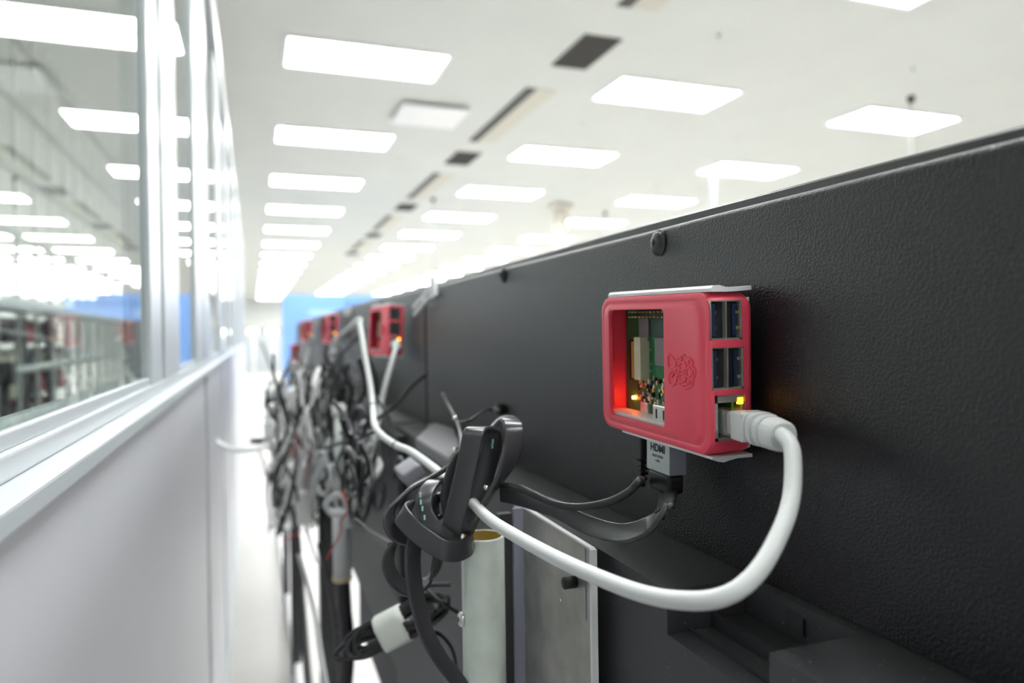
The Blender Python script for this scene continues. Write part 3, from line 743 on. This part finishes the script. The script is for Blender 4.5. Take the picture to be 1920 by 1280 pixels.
rib('flat_cable', [(1246, 955, .300, .5, .2, .8), (1215, 985, .306, .2, .6, .75), (1165, 1000, .318, 0, .7, .7), (1105, 985, .335, -.1, .8, .6), (1045, 955, .352, -.15, .95, .3), (985, 935, .368, -.1, 1, .1), (940, 925, .380, -.1, 1, 0)], .0092, .0026, parent=hd, first=s0, fu=R_ * .4 + D_ * .9)
# --- micro USB power lead
mu = at(1203, 845, X=.186)
us = empty('power_cable', mu, 'thin black power cable plugged under the near red case beside the HDMI plug', 'cable')
b = MB(); b.box((-.003, -.0045, -.004), (.003, .0045, .010), bev=.001)
for k in range(4): b.box((-.0028 + k * .0003, -.004 + k * .0006, -.0065 - k * .0028), (.0028 - k * .0003, .004 - k * .0006, -.0048 - k * .0028), bev=.0003)
b.cyl((0, 0, -.018), (0, 0, -.004), .0016, n=10)
b.build('plug', M['cable_b'], us)
b = MB(); b.tube([mu + Vector((0, 0, -.016))] + wp([(1200, 900, .315), (1180, 921, .318), (1140, 941, .325), (1085, 950, .335), (1040, 944, .345), (1005, 928, .355), (970, 913, .365), (935, 910, .378)]), .0018, n=12); b.build('cable_jacket', M['cable_b'], us).location = -mu

# --- knot of flat black cable in front of the tube
kn = empty('flat_cable_knot', at(850, 960, d=.38), 'looped and knotted flat black cable hanging on the grey tube', 'cable')
def kr(rows, wdt=.0106, th=.0024, name='cable_loop'):
    return rib(name, rows, wdt, th, parent=kn)
kr([(848, 1030, .380, 1, .1, 0), (845, 1000, .372, 1, .1, 0), (862, 930, .366, 1, .1, 0), (880, 850, .363, 1, .05, 0), (888, 812, .364, 1, 0, 0), (899, 803, .372, 1, 0, 0), (916, 808, .384, 1, .05, 0), (922, 830, .390, 1, .1, .1), (912, 880, .392, 1, .2, .1), (893, 940, .390, 1, .2, .1), (868, 1000, .388, 1, .2, .1)])
kr([(905, 835, .405, .2, .6, .8), (922, 803, .402, .2, .4, .9), (940, 789, .396, .3, .2, .9), (955, 787, .388, .7, 0, .7), (963, 803, .380, 1, .1, .3), (960, 845, .377, .9, .1, .5), (940, 893, .375, .6, .2, .8), (912, 937, .375, .4, .1, .9), (885, 975, .378, .4, .1, .9)])
kr([(862, 925, .402, .9, .1, .3), (850, 908, .400, .9, .1, .3), (830, 900, .394, .9, 0, .4), (811, 906, .384, .95, .1, .2), (797, 930, .374, 1, .15, 0), (797, 960, .370, 1, .35, 0), (815, 990, .368, .8, .6, .1), (842, 1012, .370, .6, .8, .2)], .0085)
kr([(770, 952, .384, .6, .7, .3), (752, 962, .376, .55, .8, .1), (768, 984, .370, .5, .85, 0), (795, 1008, .366, .45, .9, 0), (830, 1030, .364, .3, .95, .1), (858, 1033, .368, .1, .95, .3), (880, 1022, .378, -.1, .9, .4), (884, 1008, .392, -.2, .8, .6)], .0105)
kr([(868, 845, .39, .3, .2, .9), (845, 872, .392, .2, .1, 1), (810, 894, .395, .15, .05, 1), (772, 915, .392, .15, .1, 1), (740, 948, .385, .25, .1, .95), (729, 976, .380, .4, .1, .9), (740, 998, .380, .3, .5, .8), (770, 1008, .384, .2, .8, .6)], .0095)
kr([(768, 1002, .388, .5, .3, .8), (742, 1018, .385, .4, .3, .85), (727, 1050, .382, .45, .2, .85), (737, 1083, .384, .35, .3, .9), (762, 1102, .390, .25, .45, .85), (792, 1094, .396, .3, .4, .85), (815, 1068, .402, .5, .3, .8), (822, 1035, .402, .5, .3, .8)], .0095)
kr([(784, 1000, .378, .9, .2, .3), (775, 1030, .374, .85, .1, .45), (775, 1075, .374, .8, .1, .55), (784, 1130, .378, .75, .2, .6), (799, 1185, .382, .75, .3, .6), (826, 1235, .386, .7, .4, .5), (862, 1282, .392, .7, .4, .5), (890, 1330, .40, .7, .4, .5)], .0088, name='cable_tail')
kr([(846, 985, .384, .9, .3, .1), (838, 930, .384, .9, .2, .2), (850, 880, .385, .9, .1, .2), (870, 850, .386, .9, .1, .2), (884, 850, .392, .9, 0, .3), (890, 890, .398, .9, 0, .3), (880, 950, .400, .9, 0, .3)], .007)
kr([(836, 940, .398, .5, .1, .8), (822, 930, .396, .5, .1, .8), (815, 950, .394, .5, .1, .8), (822, 968, .392, .5, .1, .8), (845, 955, .396, .5, .1, .8)], .006)
pk = at(912, 914, d=.372) - kn.location
MB().cyl(pk, pk + Vector((-.001, -.002, .0005)), .0013, n=12).build('glint_rivet', M['metal'], kn)
for (x, y, d) in ((788, 928, .3705), (789, 941, .3685), (792, 953, .3675), (796, 970, .366), (924, 827, .386), (923, 836, .3865)):
    q = at(x, y, d=d) - kn.location; MB().box(q - Vector((.0004, .0004, .0012)), q + Vector((.0004, .0004, .0012))).build('cable_print', M['ink_cyan'], kn)
tubeobj('antenna_wire', [(830, 738, .62), (842, 762, .60), (857, 790, .56), (864, 815, .50), (868, 850, .45)], .0017, 'cable_b', 'stiff black wire leaning behind the knot in front of the grey cover', group=None)
tubeobj('thin_wire', [(857, 792, .56), (880, 788, .54), (905, 772, .56), (922, 767, .57), (938, 770, .56)], .0011, 'cable_b', 'thin black wire from the stiff wire to the cable clip')
for x, y, d, lab in ((855, 783, .55, 'tiny glinting screw end where the two thin wires meet'), (854, 843, .5, 'tiny glinting screw end at the edge of the grey cover')):
    q = at(x, y, d=d); tag(recenter(MB().cyl(q, q + Vector((-.002, -.002, 0)), .0019, n=12, bev=.0004).build('machine_screw', M['metal'])), lab, 'screw')

# --- grey tube, screw and aluminium plate
pt = at(905, 1003, d=.402)
tb = empty('upright_tube', (pt.x, pt.y, 0), 'grey green upright steel tube with an open top below the knot', 'tube')
b = MB(); r, ri, zt = .0120, .0104, pt.z; n = 40; rings = []
for rad, z in ((r, .02), (r, zt - .0004), (r - .0004, zt), (ri + .0003, zt), (ri, zt - .0003), (ri, zt - .06)):
    rings.append([b.bm.verts.new((rad * math.cos(2 * math.pi * k / n), rad * math.sin(2 * math.pi * k / n), z)) for k in range(n)])
for A, B in zip(rings, rings[1:]):
    for j in range(n): b.bm.faces.new((A[j], A[(j + 1) % n], B[(j + 1) % n], B[j]))
b.bm.faces.new(rings[0]); b.bm.faces.new(rings[-1]); b._set(0, M['galv'], True)
io = b.mi(M['galv_in']); b.bm.faces.ensure_lookup_table()
for f in b.bm.faces[n * 3:]: f.material_index = io
b.build('tube_wall', None, tb)
b = MB(); b.cyl((0, 0, zt - .05), (0, 0, zt - .02), ri - .0001, n=32); b.build('inner_plug', M['galv_in'], tb)['label'] = 'ochre inner plug'
MB().cyl((0, 0, 0), (0, 0, .02), .035, n=32, bev=.002).build('foot', M['rack'], tb)
q = at(862, 1161, d=.398) - Vector(tb.location); nn = Vector((q.x, q.y, 0)).normalized()
b = MB(); b.cyl(Vector((0, 0, q.z)) + nn * (r - .001), Vector((0, 0, q.z)) + nn * (r + .0025), .0040, n=20, bev=.0008); sc = b.build('pan_head_screw', M['metal'], tb); sc['label'] = 'bright screw head'
MB().cyl(Vector((0, 0, q.z)) + nn * (r + .0024), Vector((0, 0, q.z)) + nn * (r + .0027), .0014, n=6).build('screw_recess', M['black'], sc)

XPl = .150
A_ = at(1106, 1033, X=XPl); Bp = at(985, 962, X=XPl)
pl = empty('aluminium_plate', (XPl, (A_.y + Bp.y) / 2, A_.z), 'scratched aluminium angle plate bolted under the ledge behind the grey tube', 'plate')
b = MB(); b.prism([(A_.y - .0002, -.70), (Bp.y + .02, -.70), (Bp.y + .02, .0006), (A_.y - .0002, .0006)], 0, .0022, 'x', bev=.0002); o = b.build('plate', M['alu'], pl); o.location = (0, -pl.location.y, 0)
e1 = MB().box((0, A_.y - .0004, .0006), (.0026, Bp.y, .0016)).box((-.0006, A_.y - .0024, -.70), (.0026, A_.y - .0004, .0012)).build('edge_highlight', M['white_pl'], pl); e1.location = (0, -pl.location.y, 0)  # white strips paint in the light caught along the plate's edges
flo = at(952, 1000, X=XPl - .012)
fl = MB().box((-.0066, Bp.y + .002, -.70), (-.0005, Bp.y + .0042, .0012)).build('angle_flange', M['blue_edge'], pl); fl.location = (0, -pl.location.y, 0); fl['label'] = 'bluish grey folded flange'
dk = MB().box((-.0150, Bp.y + .0045, -.70), (-.0068, Bp.y + .0100, -.0020)).build('gap_shade_strip', M['body'], pl); dk.location = (0, -pl.location.y, 0)  # dark strip standing in for the shaded gap between tube and flange
g2 = MB().box((-.0003, A_.y + .0045, -.035), (0, A_.y + .0048, .0)).build('marker_line', M['marker'], pl); g2.location = (0, -pl.location.y, 0)
q = at(1080, 1090, X=XPl)
b = MB(); b.cyl((-.0070, q.y, q.z - A_.z), (.0, q.y, q.z - A_.z), .0030, n=20, bev=.0004); bo_ = b.build('socket_bolt', M['black'], pl); bo_.location = (0, -pl.location.y, 0)
q = at(1052, 1124, X=XPl)
b = MB(); b.cyl((-.0006, q.y, q.z - A_.z), (.0, q.y, q.z - A_.z), .0012, n=12); k_ = b.build('rivet', M['metal'], pl); k_.location = (0, -pl.location.y, 0)

# --- coil of thin black cable with a white wrap, low in the middle
c0 = at(737, 1177, d=.50); cd = empty('cable_coil', c0, 'coiled thin black cable cinched by a white hook-and-loop wrap', 'cable')
axv = (at(850, 1120, d=.50) - at(625, 1235, d=.50)).normalized(); nv = D_; pv = axv.cross(nv).normalized()
b = MB(); rq = random.Random(5)
for k in range(13):
    l1, l2 = rq.uniform(.028, .047), rq.uniform(.022, .044); w1, w2 = rq.uniform(.003, .013), rq.uniform(.004, .013); off = rq.uniform(-.0045, .0045); dz = rq.uniform(-.006, .006)
    P = []
    for i in range(14):
        a_ = 2 * math.pi * i / 14; c_, s_ = math.cos(a_), math.sin(a_)
        L_ = (l2 if c_ > 0 else l1) * c_; wq = (w2 if c_ > 0 else w1) * s_ * (0.35 + .75 * min(1, abs(c_) * 1.3)) + off * (1 - abs(c_))
        P.append(axv * L_ + pv * wq + nv * (dz * (1 - .6 * abs(s_)) + .004 * s_))
    b.tube(P, .0015, closed=True, n=8, res=5)
b.build('cable_loops', M['cable_b'], cd)
b = MB(); sec = rrect(-.0125, .0125, -.010, .010, .007, 5)
b.sweep([-axv * .0095, axv * .0095], sec, None, ups=[pv, pv], res=6); wr = b.build('wrap', M['wrap'], cd); wr['label'] = 'white hook-and-loop wrap'
tubeobj('thin_wire', [(845, 1095, .5), (800, 1100, .5), (830, 1130, .49), (862, 1150, .5)], .0014, 'cable_b', 'thin black wire curl between the coil and the tube')
tubeobj('thin_wire', [(790, 1180, .5), (825, 1190, .51), (850, 1225, .52), (857, 1290, .53)], .0014, 'cable_b', 'thin black wire dropping beside the grey tube at the bottom edge')

# --- power adapter lying behind the knot
def obox(name, c, ex, ey, ez, hx, hy, hz, m, bev=.002):
    X_, Y_ = ex.normalized(), (ey - ex.normalized() * ey.dot(ex.normalized())).normalized(); Z_ = X_.cross(Y_)
    return MB().box((-hx, -hy, -hz), (hx, hy, hz), bev=bev, seg=3, xf=Matrix((X_, Y_, Z_)).transposed().to_4x4())
t = empty('power_adapter', at(768, 884, d=.60), 'dark grey power adapter block lying behind the knot', 'adapter')
e1 = at(790, 905, d=.56) - at(742, 862, d=.64); e2 = R_ * .9 + U_ * .5
obox('b', None, e1, e2, None, .016, .009, .006, None, .0025).build('adapter_body', mat('dark_grey_plastic', (.22, .22, .25), .4), t)
MB().tube([e1.normalized() * -.015, e1.normalized() * -.035 + Vector((0, 0, .004)), e1.normalized() * -.06 + Vector((0, 0, -.02))], .0022).build('cord', M['cable_b'], t)

# --- white latch at the joint between the first two displays
a, c = at(813, 540, X=.198), at(776, 583, X=.190)
t = empty('latch', a, 'white slotted latch bracket at the top joint of the displays', 'latch')
d = c - a; u = d.normalized(); s = u.cross(Vector((1, 0, 0))).normalized(); hx = Vector((1, 0, 0))
Mx = Matrix((u, s, u.cross(s))).transposed().to_4x4()
MB().box((-.004, -.007, -.0015), (d.length, -.0025, .0015), bev=.0006, xf=Mx).box((-.004, .0025, -.0015), (d.length, .007, .0015), bev=.0006, xf=Mx).box((-.008, -.008, -.0017), (-.001, .008, .0017), bev=.0006, xf=Mx).box((d.length * .45, -.007, -.0015), (d.length * .52, .007, .0015), xf=Mx).build('arm', M['white_pl'], t)
MB().box((-.010, -.013, -.0005), (.004, .013, .0030), bev=.0008, xf=Mx).build('base_plate', M['white_pl'], t)
for px, py, Y, lab in ((651, 586, 1.62, 'blurred pale latch at the top of the second display joint'),):
    q = at(px, py, X=.197); tt = empty('latch', q, lab, 'latch'); MB().box((-.004, -.03, -.006), (.003, .03, .006), bev=.002).build('arm', M['wrap'], tt); MB().box((-.001, -.045, -.01), (.003, -.03, .01), bev=.001).build('base_plate', M['wrap'], tt)

# ================================================================ BENCH FRAMES UNDER THE FAR DISPLAYS
fl = ['black bench frame leg nearest, below the far cable tangle', 'second black bench frame leg with a leaning strut', 'third slim black bench frame leg beside the aisle']
for i, (px, wpx, X, ytop, strut) in enumerate(((616, 36, .150, 1035, True), (552, 17, .108, 1000, True), (534, 11, .105, 930, False))):
    a = at(px, ytop, X=X); b = MB(); z = (at(px, ytop, X=X) - Vector((0, 0, CAMZ))).dot(FWD); hw = wpx / F_PX * z / 2
    t = empty('bench_frame', (a.x, a.y, 0), fl[i], 'bench', 'bench frames')
    MB().box((-hw, -hw, 0), (hw, hw, a.z + .25), bev=.002).build('leg', M['rack'], t)
    MB().box((-hw, .0, a.z + .20), (.5, .04, a.z + .24), bev=.002).build('crossbar', M['rack'], t)
    MB().box((.5 - hw, -hw, 0), (.5 + hw, hw, a.z + .25), bev=.002).build('leg', M['rack'], t)
    if strut: MB().tube([(0, -.03, a.z + .1), (.010, -.22, a.z * .5), (.016, -.42, 0.012)], .011, n=8).build('strut', M['rack'], t)
a = at(524, 1100, X=.115); t = empty('white_upright', (a.x, a.y, 0), 'slim white metal upright at the aisle edge below the tangle', 'post')
MB().box((-.012, -.02, 0), (.016, .02, Zr(-.42)), bev=.003).build('post', M['frame_w'], t); MB().box((-.02, -.05, 0), (.03, .05, .012), bev=.002).build('foot', M['frame_w'], t)
p = at(641, 1010, d=.98)
t = empty('tube_sleeve', (p.x, p.y, p.z), 'grey tube with a tan end ring below the grey cable tangle', 'tube')
zb = at(641, 1088, d=.98).z - p.z
MB().cyl((0, 0, zb + .006), (0, 0, .04), .0125, n=24).build('tube_wall', M['cable_g'], t)
MB().cyl((0, 0, zb), (0, 0, zb + .006), .0135, n=24, bev=.001).build('end_ring', M['tan'], t)['label'] = 'tan end ring'
MB().tube([(0, 0, zb + .002), (.002, 0, zb - .04), (.004, 0, zb - .12), (-.02, 0, zb - .3)], .010, n=12).build('inner_pole', M['rack'], t)
p = at(636, 770, d=1.0); t = empty('tube_sleeve', p, 'pale greenish tube end standing in the tangle left of the white cable', 'tube')
MB().cyl((0, 0, -.11), (0, 0, 0), .007, n=20, bev=.002).build('tube_wall', M['galv'], t); MB().cyl((0, 0, -.01), (0, 0, .010), .010, n=20, bev=.003).build('end_cap', M['wrap'], t)
# dark upright side panel of the second station
def slab(px0, px1, X, ztop, zbot, name, m, label):
    a = at(px0, 800, X=X).y; c = at(px1, 800, X=X).y
    return tag(recenter(MB().box((X, min(a, c), zbot), (X + .05, max(a, c), ztop), bev=.002).build(name, m)), label, 'panel')
slab(668, 757, .1655, Zr(-.424), Zr(-.50), 'under_panel', M['body'], 'dark under-panel hanging below the second display')

# ================================================================ THE TANGLE OF FAR CABLES
rq = random.Random(11)
def tangle(n, xr, yr, dr, m, r, label, group, size=(.03, .08), xmax=.153):
    for k in range(n):
        d = rq.uniform(*dr); px, py = rq.uniform(*xr), rq.uniform(*yr)
        c = at(px, py, d=d); c.x = min(c.x, xmax); S = rq.uniform(*size) * (.6 + .4 * d); ph = rq.uniform(0, 6.28); tw = rq.uniform(.6, 1.7); mode = rq.random(); P = []
        for i in range(8):
            t_ = i / 7
            if mode < .45: v = Vector((.35 * math.sin(ph + t_ * 5), math.cos(ph + tw * 6.28 * t_) * 1.3, math.sin(ph + tw * 6.28 * t_) + (.5 - t_) * .8))
            elif mode < .8: v = Vector((.3 * math.sin(ph + t_ * 6), .7 * math.sin(ph + t_ * 4), (.5 - t_) * 3.2 + .2 * math.cos(ph + t_ * 7)))
            else: v = Vector((.3 * math.cos(ph + t_ * 5), (t_ - .5) * 4, -.8 * math.sin(3.14 * t_) + .3 + .3 * math.sin(ph + t_ * 5)))
            P.append(c + v * S)
        cap = rq.uniform(.0, .09) if m == 'cable_b' else rq.uniform(.04, .12); over = max(p.z - (CAMZ - cap * p.y) for p in P)
        for p in P:
            if over > 0: p.z -= over
            p.x = max(.03 if p.y < 2.5 else .0, min(p.x, xmax if p.z < Zr(-.10) else .19))
        b = MB(); b.tube(P, r * rq.uniform(.75, 1.25), n=8, res=5); tag(recenter(b.build('tangled_cable', M[m])), label, 'cable', group)
tangle(34, (515, 620), (700, 900), (1.5, 2.6), 'cable_w2', .0062, 'white cable among the far tangle beside the aisle', 'tangled white cables')
tangle(12, (520, 600), (720, 850), (1.6, 2.4), 'cable_w2', .0030, 'thin white cable among the far tangle beside the aisle', 'thin tangled white cables', (.015, .04))
tangle(18, (510, 660), (680, 930), (1.2, 2.4), 'cable_g', .0042, 'grey cable among the far tangle beside the aisle', 'tangled grey cables')
tangle(44, (510, 670), (680, 960), (1.1, 2.6), 'cable_b', .0030, 'black cable among the far tangle beside the aisle', 'tangled black cables')
tangle(18, (610, 700), (650, 800), (1.0, 1.7), 'cable_b', .0030, 'black cable hanging behind the kinked white cable', 'black cables behind the kinked white cable')
tangle(10, (498, 520), (720, 960), (2.0, 2.6), 'cable_b', .0012, 'thin black wire curling out over the aisle', 'thin wires over the aisle', (.02, .05))
tangle(16, (640, 740), (780, 950), (.62, 1.0), 'cable_b', .0024, 'black cable in the nearer tangle behind the knot', 'nearer black cables', (.015, .035))
tangle(6, (650, 715), (800, 930), (.8, 1.1), 'cable_g', .0034, 'grey cable in the nearer tangle behind the knot', 'nearer grey cables', (.015, .03))
tangle(5, (540, 640), (700, 950), (1.3, 2.2), 'red_w', .0012, 'thin red wire in the far tangle', 'thin red wires', (.02, .05))
# grey cable knot with red ties
tubeobj('grey_cable', [(700, 855, .80), (712, 872, .79), (705, 890, .78), (690, 900, .80), (672, 905, .82), (650, 925, .84), (626, 930, .86), (612, 945, .88), (625, 962, .88), (655, 960, .86), (662, 940, .86), (648, 925, .88), (655, 985, .92)], .0042, 'cable_g', 'looped grey cable tied with red wire above the tan ringed tube')
tubeobj('red_tie_wire', [(638, 918, .80), (650, 938, .79), (652, 958, .79), (640, 975, .80), (638, 1000, .82), (622, 1030, .84), (612, 1048, .86)], .0011, 'red_w', 'thin red wire tied round the grey cable loop')
tubeobj('red_tie_wire', [(530, 1012, 1.9), (552, 1003, 1.85), (585, 987, 1.8), (603, 975, 1.75), (640, 962, 1.3)], .0018, 'red_w', 'thin red wire stretched between the bench legs')
tubeobj('white_cable', [(560, 700, 2.0), (566, 760, 1.9), (585, 820, 1.6), (598, 865, 1.4), (612, 905, 1.3)], .0050, 'cable_w', 'pale cable with black bands dropping through the tangle')
tubeobj('white_cable', [(402, 822, 1.75), (418, 836, 1.7), (445, 843, 1.7), (478, 842, 1.7), (510, 832, 1.75), (538, 818, 1.8), (560, 826, 1.8), (556, 850, 1.8)], .0060, 'cable_w', 'white cable reaching from the wall partition to the tangle')
tubeobj('black_cable', [(690, 730, .9), (705, 745, .88), (722, 770, .86), (742, 810, .84), (768, 826, .8)], .0022, 'cable_b', 'black cable arching from behind the second red case to the cover')
tubeobj('black_cable', [(800, 700, .84), (770, 725, .83), (740, 760, .82), (690, 795, .82), (640, 812, .9)], .0024, 'cable_b', 'black cable crossing behind the white kinked cable')
tubeobj('black_cable', [(705, 808, .75), (670, 822, .8), (640, 830, .85), (610, 840, .9)], .0024, 'cable_b', 'lower black cable crossing behind the white kinked cable')
tubeobj('grey_cable', [(560, 1040, 1.6), (575, 1090, 1.5), (590, 1150, 1.4), (600, 1220, 1.3), (612, 1290, 1.2)], .0045, 'cable_g', 'grey cable hanging between the bench legs')
tubeobj('black_cable', [(598, 1020, 1.3), (612, 1070, 1.25), (625, 1130, 1.2), (632, 1180, 1.15)], .0050, 'cable_b', 'black cable hanging over the nearest bench leg')
tubeobj('black_cable', [(665, 975, .62), (690, 995, .6), (715, 1010, .55), (735, 1022, .5)], .0026, 'cable_b', 'black cable sloping from the dark panel to the knot')
tubeobj('thin_rod', [(490, 642, 2.4), (500, 668, 2.35), (513, 702, 2.3)], .0035, 'cable_b', 'thin dark rod leaning over the aisle from the far tangle', 'rod')
t = empty('floor_trunking', (.12, 2.4, 0), 'white cable trunking strip along the floor under the far displays', 'trunking')
MB().box((-.02, -1.4, 0), (.02, 1.6, .03), bev=.003).build('body', M['white_pl'], t); MB().box((-.016, -1.4, .03), (.016, 1.6, .034), bev=.001).build('lid', M['white_pl'], t)
# adapters and bits hanging in the tangle
for px, py, d, sz, m_, lab in ((520, 915, 1.9, (.022, .022, .045), 'cable_b', 'black power adapter hanging at the aisle side of the tangle'), (562, 905, 1.6, (.028, .02, .045), 'cable_w', 'white power adapter hanging in the tangle'), (574, 950, 1.55, (.020, .015, .035), 'cable_w', 'smaller white power adapter below the larger white one'),
                             (552, 838, 1.7, (.010, .010, .020), 'red_w', 'small dark red block in the middle of the tangle'), (520, 728, 2.3, (.03, .02, .03), 'cable_w', 'white connector block at the upper left of the tangle'), (515, 808, 2.1, (.03, .02, .03), 'cable_w', 'white connector block left of the red block'), (548, 880, 1.6, (.02, .012, .02), 'cable_w', 'white connector under the red block'), (484, 826, 2.1, (.022, .01, .008), 'cable_b', 'small black plug jutting toward the aisle'), (510, 756, 2.3, (.022, .02, .05), 'cable_b', 'black adapter at the upper aisle side of the tangle'), (557, 745, 2.0, (.018, .018, .03), 'cable_w', 'white plug in the upper tangle')):
    q = at(px, py, d=d); t = empty('plug_in_adapter', q, lab, 'adapter')
    MB().box((-sz[0], -sz[1], -sz[2]), sz, bev=min(sz) * .3, seg=3).build('adapter_body', M[m_], t)
    MB().tube([(0, 0, -sz[2] * .8), (.005, 0, -sz[2] - .03), (.02, .01, -sz[2] - .09)], .003).build('cord', M[m_], t)
